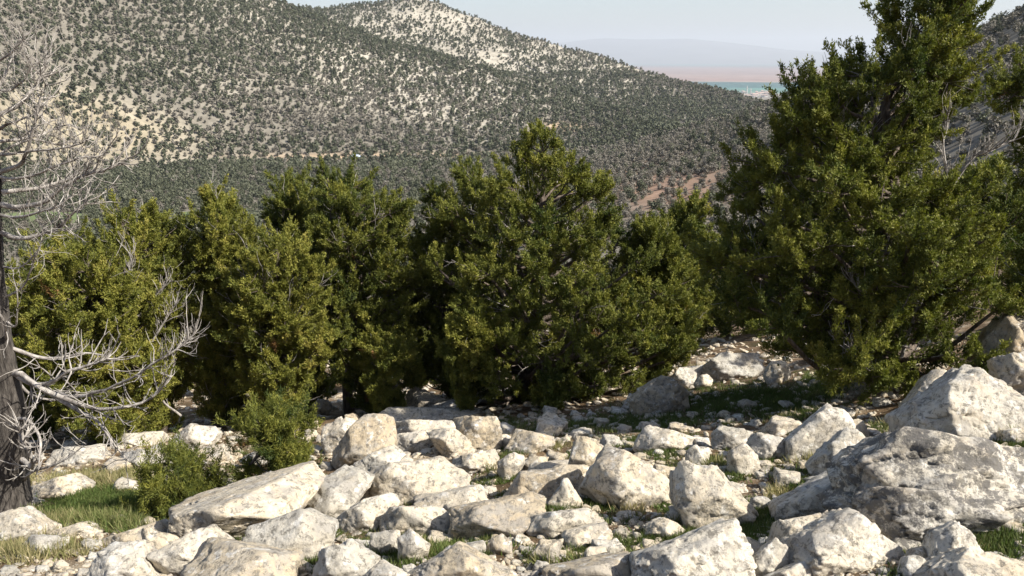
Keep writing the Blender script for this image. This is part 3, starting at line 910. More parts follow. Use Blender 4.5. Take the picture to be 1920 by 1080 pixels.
def hero_rock(label, outline, short=None, k=0.9, ridge=None, thick=0.6, fwd=0.22, rough=0.9, p=150, parent=None, name='rock', left=0.28, base_py=None, sub=None, cat='rock', Yb=None):
    g = np.random.default_rng(abs(hash_label(label)))
    O = np.array(outline, float)
    O = O.mean(0) + (O - O.mean(0)) * 1.09
    pyb = O[:, 1].max() if base_py is None else base_py
    if Yb is None:
        Yb = hit(O[:, 0].mean(), pyb)[0][1]
    m_px = Yb / F_PX
    w = (O[:, 0].max() - O[:, 0].min()) * m_px
    h = (O[:, 1].max() - O[:, 1].min()) * m_px
    xn = (O[:, 0] - O[:, 0].min()) / (np.ptp(O[:, 0]))
    Y = Yb + k * (pyb - O[:, 1]) * m_px + 0.18 * w * np.clip(1 - xn / left, 0, 1) + 0.10 * w * np.clip((xn - 0.85) / 0.15, 0, 1) + g.uniform(-0.02, 0.02, len(O)) * w
    Pf = at_y(O[:, 0], O[:, 1], Y)
    c2 = O.mean(0)
    Rp = list(ridge or [])
    if not Rp:
        for _ in range(3):
            q = O[g.integers(0, len(O))] * 0.45 + c2 * 0.55 + np.array([0, 0.06 * h / m_px])
            Rp.append((q[0], q[1]))
    Rp = np.array(Rp, float)
    Yr = Yb + k * (pyb - Rp[:, 1]) * m_px - fwd * min(w, 1.6 * h + 0.1) * (1 if ridge else g.uniform(0.5, 1.0, len(Rp)))
    Pr = at_y(Rp[:, 0], Rp[:, 1], Yr)
    back = Pf * np.array([0.90, 1, 1]) + np.array([0.10 * Pf[:, 0].mean(), 0, 0])
    back = back + np.array([0, thick * w * 0.75, 0]) + np.stack([0 * w * Pf[:, 0], 0 * Pf[:, 0], -0.30 * thick * w - 0.25 * (Pf[:, 2] - Pf[:, 2].min())], -1)
    low = Pf[O[:, 1] > O[:, 1].min() + 0.55 * np.ptp(O[:, 1])] + np.array([0, 0.05 * w, -0.22 * min(w, 0.8)])
    P = np.concatenate([Pf, Pr, back, low])
    N, D, Vh = hull_planes(P)
    c = Vh.mean(0)
    nx = unit(g.normal(0, 1, (4, 3)))
    sup = (Vh @ nx.T).max(0)
    N = np.concatenate([N, nx]); D = np.concatenate([D, (nx @ c) + (sup - nx @ c) * g.uniform(0.80, 0.95, 4)])
    ext = np.ptp(Vh, axis=0)
    wpx = np.ptp(O[:, 0])
    if sub is None: sub = 6 if wpx > 230 else 5 if wpx > 70 else 4
    V, Fc = carve(N, D, c, ext / ext.max(), sub, p, abs(hash_label(label)) % 9973, rough)
    gx, gy = c[0], c[1]
    loc = np.array([gx, gy, V[:, 2].min()])
    if parent is not None:
        o = mesh_np(name, V, Fc, M_ROCK_LICHEN, True, None, loc=np.array(parent.location), parent=parent)
        return o
    o = mesh_np(name, V, Fc, M_ROCK, True, None, loc=loc)
    tag(o, label, cat)
    HEROES.append((short, O, o, Yb))
    return o
HEROES = []

def hash_label(s):
    h = 7
    for ch in s: h = (h * 131 + ord(ch)) % 1000003
    return h

def all_heroes():
    H = hero_rock
    # left foreground
    H('long flat pale slab with a dark undercut front, beside the spiky young juniper', [(327, 953), (486, 911), (549, 890), (573, 897), (577, 911), (560, 950), (520, 975), (422, 990), (352, 1004), (334, 1014), (327, 1008)], 'long flat slab', k=1.5, ridge=[(329, 966), (352, 976), (414, 979), (505, 970)], fwd=0.24, rough=0.6, p=220, left=0.05)
    H('broad low dome-shaped boulder in front of the right end of the long flat slab', [(450, 1006), (493, 981), (528, 972), (563, 957), (595, 971), (619, 988), (610, 1015), (577, 1045), (549, 1056), (493, 1040), (457, 1016)], 'dome-shaped boulder', k=1.2, rough=0.7)
    H('rounded yellow-tinged boulder below the dark undercut of the long flat slab', [(281, 1052), (299, 1034), (352, 1006), (394, 999), (422, 1027), (419, 1041), (387, 1062), (352, 1074), (299, 1070)], 'yellow-tinged boulder', k=0.9)
    H('wide pale boulder cut by the bottom edge, with a dark twig against it', [(345, 1075), (429, 1040), (468, 1029), (521, 1038), (545, 1055), (548, 1080), (521, 1110), (352, 1120)], 'boulder with the twig', k=1.3, rough=0.7)
    H('flat-topped pale block with a dark hole at its right, near the bottom edge', [(165, 1076), (190, 1038), (211, 1020), (264, 1016), (268, 1050), (285, 1068), (267, 1100), (160, 1105)], 'block with the dark hole', k=1.1, p=220)
    H('upright narrow block standing above the dark hole', [(264, 998), (275, 990), (310, 1000), (324, 1015), (305, 1032), (281, 1054), (268, 1052)], None, k=0.5, p=220)
    H('low grey ledge stone running left from the long flat slab', [(194, 1012), (240, 1002), (275, 986), (322, 988), (330, 1010), (300, 1022), (210, 1024)], 'grey ledge stone', k=1.3)
    H('big chalk-white boulder at the left edge of the grass', [(-50, 985), (0, 964), (20, 960), (42, 961), (60, 976), (76, 992), (72, 1006), (40, 1018), (0, 1020), (-40, 1022)], 'chalk-white boulder', k=1.0)
    H('small white stone tucked under the chalk-white boulder', [(42, 1022), (62, 1004), (98, 1005), (105, 1016), (78, 1022), (72, 1040), (50, 1040)], None)
    H('thin flat stone lying in dry grass right of the chalk-white boulder', [(86, 1000), (120, 990), (150, 987), (188, 993), (165, 1004), (120, 1008)], None, k=1.6)
    H('flat pale stone along the far edge of the lush green grass', [(30, 924), (85, 905), (112, 900), (147, 905), (160, 918), (150, 930), (80, 934), (35, 934)], 'flat stone by the grass', k=1.4)
    H('egg-shaped stone at the right end of the lush green grass', [(207, 916), (218, 904), (232, 898), (250, 904), (258, 914), (247, 923), (215, 923)], 'egg-shaped stone')
    H('large creamy boulder on the pale bank behind the scraggly juniper', [(318, 832), (330, 815), (352, 801), (374, 798), (398, 801), (405, 812), (392, 826), (360, 836), (330, 840)], 'creamy boulder on the bank', k=1.0)
    H('long low pale stone on the bank, left of the creamy boulder', [(205, 822), (240, 813), (264, 813), (285, 810), (300, 820), (297, 834), (262, 836), (222, 834)], 'long low bank stone', k=1.4)
    H('bright stone at the foot of the knob-topped juniper', [(416, 770), (432, 759), (448, 754), (457, 768), (442, 778), (422, 776)], None)
    H('lone knobby white stone in the shade of the two-topped juniper', [(586, 760), (597, 747), (612, 749), (622, 762), (612, 775), (592, 773)], None, k=0.5)
    H('pale bank stone with a mossy edge under the creamy boulder', [(330, 862), (345, 846), (385, 838), (420, 842), (428, 858), (400, 872), (350, 874)], None, k=1.3)
    H('broad pale stone in the hollow left of the creamy boulder', [(225, 866), (245, 848), (290, 842), (318, 852), (322, 868), (290, 880), (240, 880)], None, k=1.3)
    H('low stone half buried by the root of the dead tree', [(95, 860), (120, 842), (160, 836), (190, 846), (192, 862), (150, 872), (108, 872)], None, k=1.2)
    # the cluster right of the spiky juniper
    H('whitish block leaning on the left side of the upright boulder', [(608, 800), (648, 784), (673, 795), (664, 820), (640, 840), (618, 850), (606, 838)], 'leaning whitish block', k=0.6)
    H('tall upright boulder with a smooth grey face, right of the spiky young juniper', [(626, 862), (638, 830), (664, 800), (690, 782), (718, 780), (736, 806), (739, 838), (706, 856), (671, 872), (640, 878)], 'upright boulder', k=0.5, rough=0.7)
    H('grey tilted stone propped below the upright boulder', [(666, 870), (706, 848), (744, 842), (754, 852), (730, 876), (703, 894), (680, 882)], None, k=0.9)
    H('flat tabletop slab resting on the wall behind the upright boulder', [(716, 782), (765, 769), (808, 766), (837, 770), (890, 767), (897, 782), (855, 792), (779, 790), (730, 792)], 'tabletop slab', k=1.6, p=220, left=0.05, fwd=0.05)
    H('shaded grey wall of stone under the tabletop slab', [(730, 794), (790, 788), (862, 792), (866, 810), (800, 820), (738, 822)], 'grey wall stone', k=0.3)
    H('bulging boulder with a dark shaded hollow at its left, below the tabletop slab', [(803, 812), (830, 806), (857, 808), (885, 828), (891, 842), (867, 854), (840, 852), (815, 832)], 'bulging boulder', k=0.6)
    H('rounded square boulder at the right end of the tabletop slab', [(858, 802), (880, 787), (900, 782), (928, 785), (942, 815), (936, 830), (905, 844), (880, 836)], 'square boulder', k=0.5)
    H('small pale boulder between the upright boulder and the shaded hollow', [(736, 824), (755, 813), (778, 810), (801, 806), (813, 826), (792, 840), (775, 848), (745, 850)], None, k=0.6)
    H('big bright white boulder with a black shaded left side', [(680, 932), (682, 910), (706, 886), (720, 874), (788, 864), (837, 871), (860, 887), (870, 910), (866, 930), (808, 942), (753, 948), (720, 944)], 'big white boulder', k=0.8, ridge=[(722, 890), (748, 938), (800, 925)], fwd=0.12, left=0.30)
    H('wide tilted triangular slab right behind the long flat slab', [(558, 936), (604, 901), (622, 889), (662, 880), (697, 891), (684, 910), (659, 920), (644, 953), (604, 972), (578, 966)], 'triangular slab', k=1.2)
    H('wedge of rock in front of the black side of the big white boulder', [(630, 967), (662, 945), (700, 934), (730, 925), (748, 942), (718, 970), (684, 994), (662, 992), (638, 980)], 'wedge below the white boulder', k=0.8)
    H('rust-stained boulder with a pitted top, right of the wedge of rock', [(717, 974), (736, 953), (777, 956), (800, 952), (842, 974), (832, 988), (774, 999), (731, 1006), (719, 996)], 'rust-stained boulder', k=0.8)
    H('low smooth stone in front of the big white boulder', [(779, 938), (830, 927), (872, 929), (907, 943), (912, 952), (880, 966), (836, 965), (798, 958)], None, k=1.4)
    H('broad sloping grey-white boulder in the centre foreground', [(843, 977), (880, 956), (907, 945), (978, 932), (1022, 938), (1030, 962), (995, 990), (970, 1004), (920, 998), (850, 990)], 'broad sloping boulder', k=1.2, left=0.1)
    H('long ridge of pale rock joined to the right end of the broad sloping boulder', [(993, 988), (1027, 963), (1080, 961), (1112, 956), (1127, 972), (1120, 990), (1075, 998), (1040, 1010), (1003, 1004)], 'pale ridge rock', k=0.9)
    H('squared block with a dark left face, behind the broad sloping boulder', [(950, 932), (964, 910), (980, 896), (992, 887), (1040, 879), (1101, 874), (1098, 911), (1038, 938), (985, 940), (965, 938)], 'squared block', k=0.7, ridge=[(984, 900), (982, 932), (1040, 900)], fwd=0.1, p=220)
    H('pointed rock rising behind the tall wedge-shaped boulder', [(1066, 882), (1078, 845), (1083, 816), (1095, 820), (1142, 842), (1134, 872), (1104, 894)], 'pointed rock', k=0.4, ridge=[(1090, 845), (1100, 870)])
    H('tall wedge-shaped boulder with a bright sunlit right flank', [(1100, 908), (1113, 880), (1133, 848), (1157, 843), (1203, 868), (1252, 902), (1238, 930), (1190, 950), (1158, 938), (1118, 922)], 'wedge-shaped boulder', k=0.6, ridge=[(1150, 872), (1165, 925)], fwd=0.25, left=0.4)
    H('small pale rock at the left foot of the wedge-shaped boulder', [(1029, 944), (1045, 918), (1060, 910), (1076, 918), (1087, 936), (1070, 953), (1045, 952)], None)
    H('large brown-mottled round boulder right of the wedge-shaped boulder', [(1267, 928), (1256, 900), (1280, 876), (1320, 875), (1350, 886), (1370, 913), (1400, 940), (1417, 960), (1408, 976), (1370, 988), (1320, 980), (1290, 960)], 'brown-mottled boulder', k=0.6)
    H('huge pale boulder with a straight right edge at the bottom', [(1195, 1075), (1225, 1045), (1260, 1020), (1340, 990), (1379, 982), (1388, 1010), (1405, 1050), (1420, 1095), (1240, 1120), (1195, 1110)], 'straight-edged boulder', k=1.0, p=220, left=0.1)
    H('bright smooth rock cut by the bottom edge, left of the straight-edged boulder', [(1020, 1085), (1085, 1060), (1150, 1049), (1172, 1044), (1188, 1070), (1195, 1100), (1040, 1110)], None, k=1.2)
    H('long white hump of rock along the bottom edge in the centre', [(750, 1092), (800, 1062), (850, 1045), (880, 1044), (905, 1050), (950, 1073), (965, 1105), (745, 1110)], 'long white hump', k=1.1)
    H('white rock at the bottom edge right of the boulder with the twig', [(588, 1085), (600, 1035), (640, 1020), (668, 1021), (695, 1040), (713, 1054), (700, 1075), (640, 1092)], 'white bottom rock', k=0.8)
    H('small white rock at the bottom edge, left end of the long white hump', [(672, 1090), (700, 1065), (720, 1056), (755, 1074), (775, 1100), (670, 1112)], None)
    H('upright stubby stone with a dark cleft at its right', [(695, 1034), (698, 1005), (728, 999), (746, 997), (750, 1022), (745, 1038), (720, 1040)], None, k=0.3)
    H('brownish stone right of the dark cleft, among green cushions', [(748, 1044), (747, 1010), (765, 996), (780, 1003), (787, 1015), (804, 1020), (797, 1038), (770, 1050)], 'stone by the green cushions', k=0.4)
    H('small square tan stone standing alone in the brown soil', [(911, 1034), (919, 1012), (940, 1003), (957, 1014), (958, 1028), (940, 1038), (920, 1038)], None, k=0.5)
    H('small upright beige block with a shaded left side in the centre foreground', [(995, 1044), (1010, 1022), (1030, 1012), (1046, 1013), (1051, 1028), (1046, 1050), (1025, 1056)], 'beige block', k=0.4, p=220)
    H('flat-topped little slab with a dark left face, right of the beige block', [(1057, 1007), (1065, 996), (1105, 988), (1137, 991), (1145, 1006), (1138, 1018), (1085, 1028), (1068, 1028)], 'flat-topped little slab', k=1.0, p=220, ridge=[(1077, 1008), (1140, 1004)], fwd=0.06)
    H('blue-grey stone left of the large brown-mottled boulder', [(1213, 999), (1225, 980), (1245, 972), (1270, 982), (1285, 1004), (1260, 1010)], None)
    H('pair-like flat tan stone among the green cushions in front of the broad sloping boulder', [(853, 1036), (870, 1022), (905, 1016), (912, 1030), (895, 1050), (868, 1050)], None, k=1.2)
    H('leaning grey stone beside the left end of the straight-edged boulder', [(1088, 1066), (1095, 1040), (1110, 1028), (1135, 1026), (1142, 1042), (1118, 1058), (1100, 1070)], None)
    H('rounded pale stone on the rubble right of the square boulder', [(933, 884), (937, 865), (950, 855), (965, 847), (981, 855), (984, 867), (965, 885), (948, 895)], 'rounded rubble stone', k=0.5)
    H('low grey stone right of the rounded rubble stone', [(973, 879), (985, 865), (1005, 857), (1026, 859), (1030, 875), (1000, 886)], None)
    H('dark-fronted slab left of the pointed rock', [(991, 884), (1000, 870), (1040, 866), (1067, 870), (1068, 884), (1040, 894), (1018, 894)], None, k=1.3)
    H('flat layered stone on the rubble behind the rounded rubble stone', [(951, 842), (960, 822), (985, 814), (1010, 814), (1037, 820), (1042, 834), (1010, 844), (975, 848)], 'layered stone', k=1.3)
    H('smooth low stone above the big white boulder', [(848, 878), (860, 860), (890, 851), (925, 843), (933, 856), (915, 873), (880, 886)], None, k=1.3)
    H('wide lumpy boulder at the front edge of the tree shade', [(1192, 837), (1205, 815), (1225, 805), (1255, 808), (1275, 814), (1296, 819), (1307, 832), (1275, 842), (1230, 844), (1203, 844)], 'lumpy boulder', k=0.8)
    H('square-ended grey block beside the lumpy boulder', [(1339, 828), (1340, 812), (1350, 801), (1378, 803), (1407, 811), (1404, 832), (1370, 842), (1345, 840)], 'square-ended block', k=0.7, p=220)
    H('craggy ochre-spotted boulder right of the square-ended block', [(1401, 844), (1413, 823), (1432, 814), (1460, 821), (1474, 835), (1467, 852), (1430, 862), (1405, 854)], 'ochre-spotted boulder', k=0.6)
    H('small triangular stone in front of the square-ended block', [(1287, 861), (1291, 845), (1303, 833), (1320, 839), (1330, 850), (1324, 866), (1300, 875)], None, k=0.5)
    H('white knuckle-shaped stone in front of the ochre-spotted boulder', [(1368, 870), (1374, 845), (1390, 835), (1405, 837), (1421, 855), (1424, 873), (1400, 887), (1380, 886)], 'knuckle-shaped stone', k=0.5)
    H('sharp-peaked brown-faced boulder at the right of the clearing', [(1473, 854), (1485, 825), (1495, 813), (1530, 785), (1562, 753), (1590, 780), (1599, 791), (1586, 822), (1547, 852), (1519, 857), (1488, 857)], 'sharp-peaked boulder', k=0.45, ridge=[(1496, 822), (1540, 800), (1562, 775)], fwd=0.16, p=220, left=0.1)
    H('boxy pale boulder with a dark left side, in front of the sharp-peaked boulder', [(1536, 874), (1545, 850), (1570, 827), (1590, 819), (1625, 819), (1662, 842), (1658, 872), (1622, 902), (1585, 904), (1545, 886)], 'boxy boulder', k=0.6, ridge=[(1566, 845), (1574, 895)], fwd=0.12, left=0.25)
    H('tan capstone sitting behind the boxy boulder', [(1586, 820), (1594, 795), (1605, 785), (1620, 789), (1627, 812), (1612, 826), (1592, 826)], None, k=0.4)
    B = empty('cracked_boulder', (hit(1760, 1000)[0]))
    tag(B, 'giant white cracked boulder with black lichen filling the lower right', 'rock')
    H('upper slab', [(1612, 905), (1632, 869), (1650, 845), (1695, 815), (1748, 819), (1825, 833), (1920, 846), (2010, 866), (2030, 915), (1930, 945), (1830, 938), (1730, 932), (1690, 952), (1640, 950)], k=1.0, parent=B, name='upper_slab', base_py=1022, ridge=[(1660, 915), (1740, 905), (1850, 905)], fwd=0.10, rough=1.3, left=0.2)
    H('lower block', [(1601, 945), (1625, 922), (1690, 922), (1760, 922), (1840, 922), (1990, 925), (1990, 950), (1920, 968), (1878, 984), (1808, 986), (1745, 1014), (1695, 1038), (1667, 1022), (1648, 990), (1605, 974)], k=0.7, parent=B, name='lower_block', rough=1.5, fwd=0.1, base_py=1030)
    HEROES.append(('giant cracked boulder', np.array([(1603, 940), (1650, 845), (1695, 816), (1920, 848), (2000, 900), (1920, 968), (1745, 1010), (1695, 1034), (1650, 985)], float), B, 5.5))
    H('large angular boulder on the slope above the giant cracked boulder', [(1709, 798), (1713, 783), (1737, 752), (1800, 706), (1830, 694), (1852, 689), (1892, 720), (1922, 740), (1917, 795), (1880, 826), (1835, 830), (1790, 832), (1748, 830), (1713, 816)], 'large angular boulder', k=0.7, ridge=[(1772, 755), (1808, 790), (1780, 770)], fwd=0.10, left=0.35, p=220)
    H('brown-fronted block leaning behind the large angular boulder', [(1706, 760), (1711, 742), (1735, 714), (1755, 696), (1780, 699), (1772, 727), (1744, 754), (1725, 770)], 'brown-fronted block', k=0.5, p=220)
    H('smooth grey boulder at the right edge under the leaning juniper', [(1843, 650), (1860, 624), (1880, 603), (1920, 583), (1975, 578), (1985, 645), (1940, 680), (1890, 698), (1858, 692)], 'smooth grey boulder', k=0.5)
    H('white boulder at the right edge below the smooth grey boulder', [(1873, 698), (1885, 675), (1905, 663), (1955, 658), (1965, 705), (1930, 732), (1890, 728)], 'white edge boulder', k=0.5)
    H('pale rock pile stone right of the white edge boulder and above the giant cracked boulder', [(1880, 820), (1898, 804), (1930, 798), (1940, 822), (1910, 834)], None, k=1.0)
    H('long pale boulder with a scooped front, left of the shaded rock', [(1452, 1016), (1460, 990), (1490, 974), (1540, 966), (1568, 975), (1558, 1002), (1500, 1022), (1478, 1054), (1462, 1056)], 'scooped boulder', k=0.8)
    H('blue-grey boulder lying in the shadow of the giant cracked boulder', [(1485, 1042), (1500, 1010), (1550, 990), (1590, 962), (1650, 985), (1700, 1040), (1640, 1065), (1560, 1074), (1505, 1074)], 'shaded blue-grey boulder', k=0.8)
    H('broad sunlit wedge behind the scooped boulder', [(1463, 949), (1500, 935), (1540, 909), (1575, 894), (1607, 892), (1622, 906), (1595, 934), (1592, 960), (1560, 976), (1530, 964), (1480, 958)], 'sunlit wedge', k=1.0)
    H('ochre rock under the front of the giant cracked boulder', [(1748, 1036), (1753, 1000), (1790, 985), (1802, 985), (1814, 1005), (1832, 1030), (1853, 1050), (1800, 1060), (1760, 1054)], 'ochre rock', k=0.4)
    H('white lichen-edged rock in the bottom right corner', [(1742, 1090), (1760, 1060), (1800, 1044), (1850, 1039), (1925, 1058), (1960, 1105), (1740, 1118)], 'corner rock', k=0.9)
    H('small pale stone between the shaded boulder and the corner rock', [(1690, 1070), (1703, 1045), (1720, 1042), (1737, 1055), (1735, 1076), (1705, 1086)], None)
    H('white stone wedged beneath the lip of the giant cracked boulder', [(1704, 1046), (1714, 1030), (1735, 1026), (1752, 1040), (1750, 1056), (1728, 1058)], None)
    H('pale rock at the bottom edge in front of the shaded boulder', [(1446, 1090), (1470, 1070), (1500, 1057), (1514, 1059), (1524, 1084), (1500, 1104), (1455, 1110)], None)
    H('grey crusted stone right of the straight-edged boulder', [(1403, 1066), (1414, 1045), (1440, 1024), (1462, 1018), (1473, 1032), (1470, 1070), (1440, 1090), (1415, 1084)], 'grey crusted stone', k=0.4)
    H('small stone behind the grey crusted stone', [(1383, 1030), (1398, 1015), (1415, 1011), (1434, 1022), (1422, 1044), (1405, 1056)], None)
    # far edge of the clearing
    H('rounded boulder in tree shade with a sunlit rim', [(1186, 750), (1190, 738), (1215, 720), (1235, 707), (1250, 702), (1260, 717), (1276, 723), (1288, 736), (1294, 753), (1280, 766), (1240, 775), (1198, 774)], 'rounded shade boulder', k=0.5)
    H('cream lumpy rock behind the rounded shade boulder', [(1257, 714), (1270, 697), (1285, 689), (1320, 685), (1327, 701), (1310, 715), (1290, 728), (1265, 726)], 'cream lumpy rock', k=0.6)
    H('small oval white stone right of the cream lumpy rock', [(1303, 718), (1312, 704), (1325, 701), (1337, 712), (1331, 726), (1308, 727)], None)
    H('bright block with a dark front at the foot of the slim far juniper', [(1322, 700), (1330, 681), (1350, 666), (1372, 663), (1397, 663), (1407, 667), (1428, 678), (1432, 694), (1410, 704), (1380, 700), (1350, 708)], 'bright block', k=0.8, ridge=[(1340, 684), (1372, 686)], fwd=0.08)
    H('greyish rock under the hanging left branches of the tallest juniper', [(1435, 704), (1445, 681), (1460, 674), (1474, 679), (1482, 702), (1465, 718), (1445, 716)], None)
    H('ragged pale rock at the foot of the low bushy juniper', [(763, 746), (770, 731), (785, 727), (805, 738), (827, 748), (840, 753), (820, 764), (790, 771), (768, 766)], 'ragged pale rock', k=0.8)
    H('flat stone stretching towards the trunk of the cone-shaped juniper', [(800, 762), (860, 747), (890, 739), (924, 741), (892, 754), (850, 768)], None, k=1.6)
    H('bright stone against the left side of the rounded shade boulder', [(1165, 769), (1175, 750), (1188, 744), (1194, 756), (1186, 772)], None)
all_heroes()

def scatter_rocks():
    """medium stones between the big ones, described by the nearest big one"""
    g = np.random.default_rng(23)
    polys = [h[1] for h in HEROES]
    def inside(px, py, grow=1.0):
        for O in polys:
            c = O.mean(0); Q = c + (O - c) * grow
            x, y = Q[:, 0], Q[:, 1]; x2, y2 = np.roll(x, -1), np.roll(y, -1)
            with np.errstate(divide='ignore', invalid='ignore'):
                cr = ((y > py) != (y2 > py)) & (px < (x2 - x) * (py - y) / (y2 - y) + x)
            if cr.sum() % 2: return True
        return False
    picks, tries = [], 0
    while len(picks) < 212 and tries < 9000:
        tries += 1
        px, py = g.uniform(0, 1920), 1085 - 330 * g.uniform(0, 1) ** 1.15
        if px < 420 and py < 800: continue
        if 85 < px < 330 and 905 < py < 985: continue
        if px > 1300 and py < 700: continue
        lo, hi = (14, 44) if py < 800 else (20, 74)
        w = lo + (hi - lo) * g.uniform(0, 1) ** 1.2
        if inside(px, py - w * 0.2, 1.02): continue
        if any(abs(px - q[0]) < 0.42 * (w + q[2]) and abs(py - q[1]) < 0.25 * (w + q[2]) for q in picks): continue
        picks.append((px, py, w))
    marks = [(h[0], h[1].mean(0), np.ptp(h[1], axis=0) / 2) for h in HEROES if h[0]]
    recs = []
    for (px, py, w) in picks:
        P = hit(px, py)[0]
        D0 = P[1]
        s = w * D0 / F_PX
        flat = g.uniform(0.22, 0.70)
        kind = 'flat' if flat < 0.5 else ('angular' if g.uniform() < 0.55 else 'blunt')
        nP = 4 if kind == 'angular' else 7
        N = unit(g.normal(0, 1, (nP, 3)) * np.array([1, 1, 1.2]))
        N = np.concatenate([N, [[0.1, -0.1, 1], [0, 0, -1], [-1, -0.2, 0.2], [1, -0.1, 0.25], [-0.3, -1, 0.25], [0.2, 1, 0.2]]])
        N = unit(N)
        half = np.array([0.5, 0.5 * g.uniform(0.7, 1.1), 0.5 * flat]) * s
        D = np.sqrt(((N * half) ** 2).sum(1)) * g.uniform(0.72, 1.0, len(N))
        V, Fc = carve(N, D, np.zeros(3), half / half.max(), 4 if w > 26 else 3, 150, int(g.integers(0, 9999)), 1.1)
        a = g.uniform(-0.5, 0.5); c, sn = math.cos(a), math.sin(a)
        V = np.stack([V[:, 0] * c - V[:, 1] * sn, V[:, 0] * sn + V[:, 1] * c, V[:, 2] - 0.15 * V[:, 1]], -1)
        loc = P + np.array([0, 0.2 * s, 0])
        loc[2] = ground_z(loc[0], loc[1]) + half[2] * 0.35
        o = mesh_np('stone', V + loc, Fc, M_ROCK, True, None, loc=loc - np.array([0, 0, half[2]]))
        best = min(marks, key=lambda m: math.hypot((px - m[1][0]) / (m[2][0] + 40), (py - m[1][1]) / (m[2][1] + 25)))
        dx, dy = (px - best[1][0]) / (best[2][0] + 12), (py - best[1][1]) / (best[2][1] + 8)
        rel = ('left of' if dx < 0 else 'right of') if abs(dx) > abs(dy) else ('behind' if dy < 0 else 'in front of')
        size = 'fist-sized' if w < 26 else ('small' if w < 42 else 'mid-sized')
        recs.append([o, size, kind, rel, best[0], px])
    from collections import defaultdict
    groups = defaultdict(list)
    for r in recs: groups[tuple(r[1:5])].append(r)
    words = ['leftmost', 'second from the left', 'third from the left', 'fourth from the left', 'fifth from the left', 'sixth from the left', 'seventh from the left', 'eighth from the left']
    for (size, kind, rel, short), rs in groups.items():
        rs.sort(key=lambda r: r[5])
        for n, r in enumerate(rs):
            base = f'{size} {kind} stone'
            if len(rs) == 1: lab = f'{base} {rel} the {short}'
            elif n == len(rs) - 1: lab = f'rightmost {base} {rel} the {short}'
            elif n == 0: lab = f'leftmost {base} {rel} the {short}'
            else: lab = f'{base} {rel} the {short}, {words[n]}'
            tag(r[0], lab, 'stone', 'loose stones between the boulders')
scatter_rocks()

def gravel():
    g = np.random.default_rng(31)
    n = 18000
    px = g.uniform(-20, 1940, n); py = 1090 - 460 * g.uniform(0, 1, n) ** 1.25
    ok = ~((px > 80) & (px < 330) & (py > 905) & (py < 985))
    px, py = px[ok], py[ok]
    P = hit(px, py)
    w = (4 + 30 * g.uniform(0, 1, len(px)) ** 2.4) * P[:, 1] / F_PX
    lib = []
    for k in range(30):
        bm = bmesh.new()
        half = np.array([0.5, 0.36, g.uniform(0.07, 0.26)])
        for q in unit(g.normal(0, 1, (int(g.integers(9, 14)), 3))) * half * g.uniform(0.75, 1.15, (1, 1)): bm.verts.new(q)
        r = bmesh.ops.convex_hull(bm, input=bm.verts)
        bmesh.ops.delete(bm, geom=[v for v in bm.verts if not v.link_faces], context='VERTS')
        bmesh.ops.bevel(bm, geom=bm.edges, offset=0.03, segments=1, affect='EDGES')
        bmesh.ops.triangulate(bm, faces=bm.faces)
        bm.verts.index_update()
        lib.append((np.array([v.co[:] for v in bm.verts]), np.array([[v.index for v in f.verts] for f in bm.faces])))
        bm.free()
    Vs, Fs, n0 = [], [], 0
    for i in range(len(P)):
        V, Fc = lib[g.integers(0, 30)]
        a = g.uniform(0, 6.28); c, s = math.cos(a), math.sin(a)
        V = np.stack([V[:, 0] * c - V[:, 1] * s, V[:, 0] * s + V[:, 1] * c, V[:, 2] + 0.25 * g.normal() * V[:, 0]], -1) * w[i] + P[i] + np.array([0, 0, 0.06 * w[i]])
        Vs.append(V); Fs.append(Fc + n0); n0 += len(V)
    o = mesh_np('gravel', np.concatenate(Vs), np.concatenate(Fs), M_ROCK, False)
    tag(o, 'pale limestone rubble strewn over the brown soil between the boulders', 'rubble', kind='stuff')
gravel()

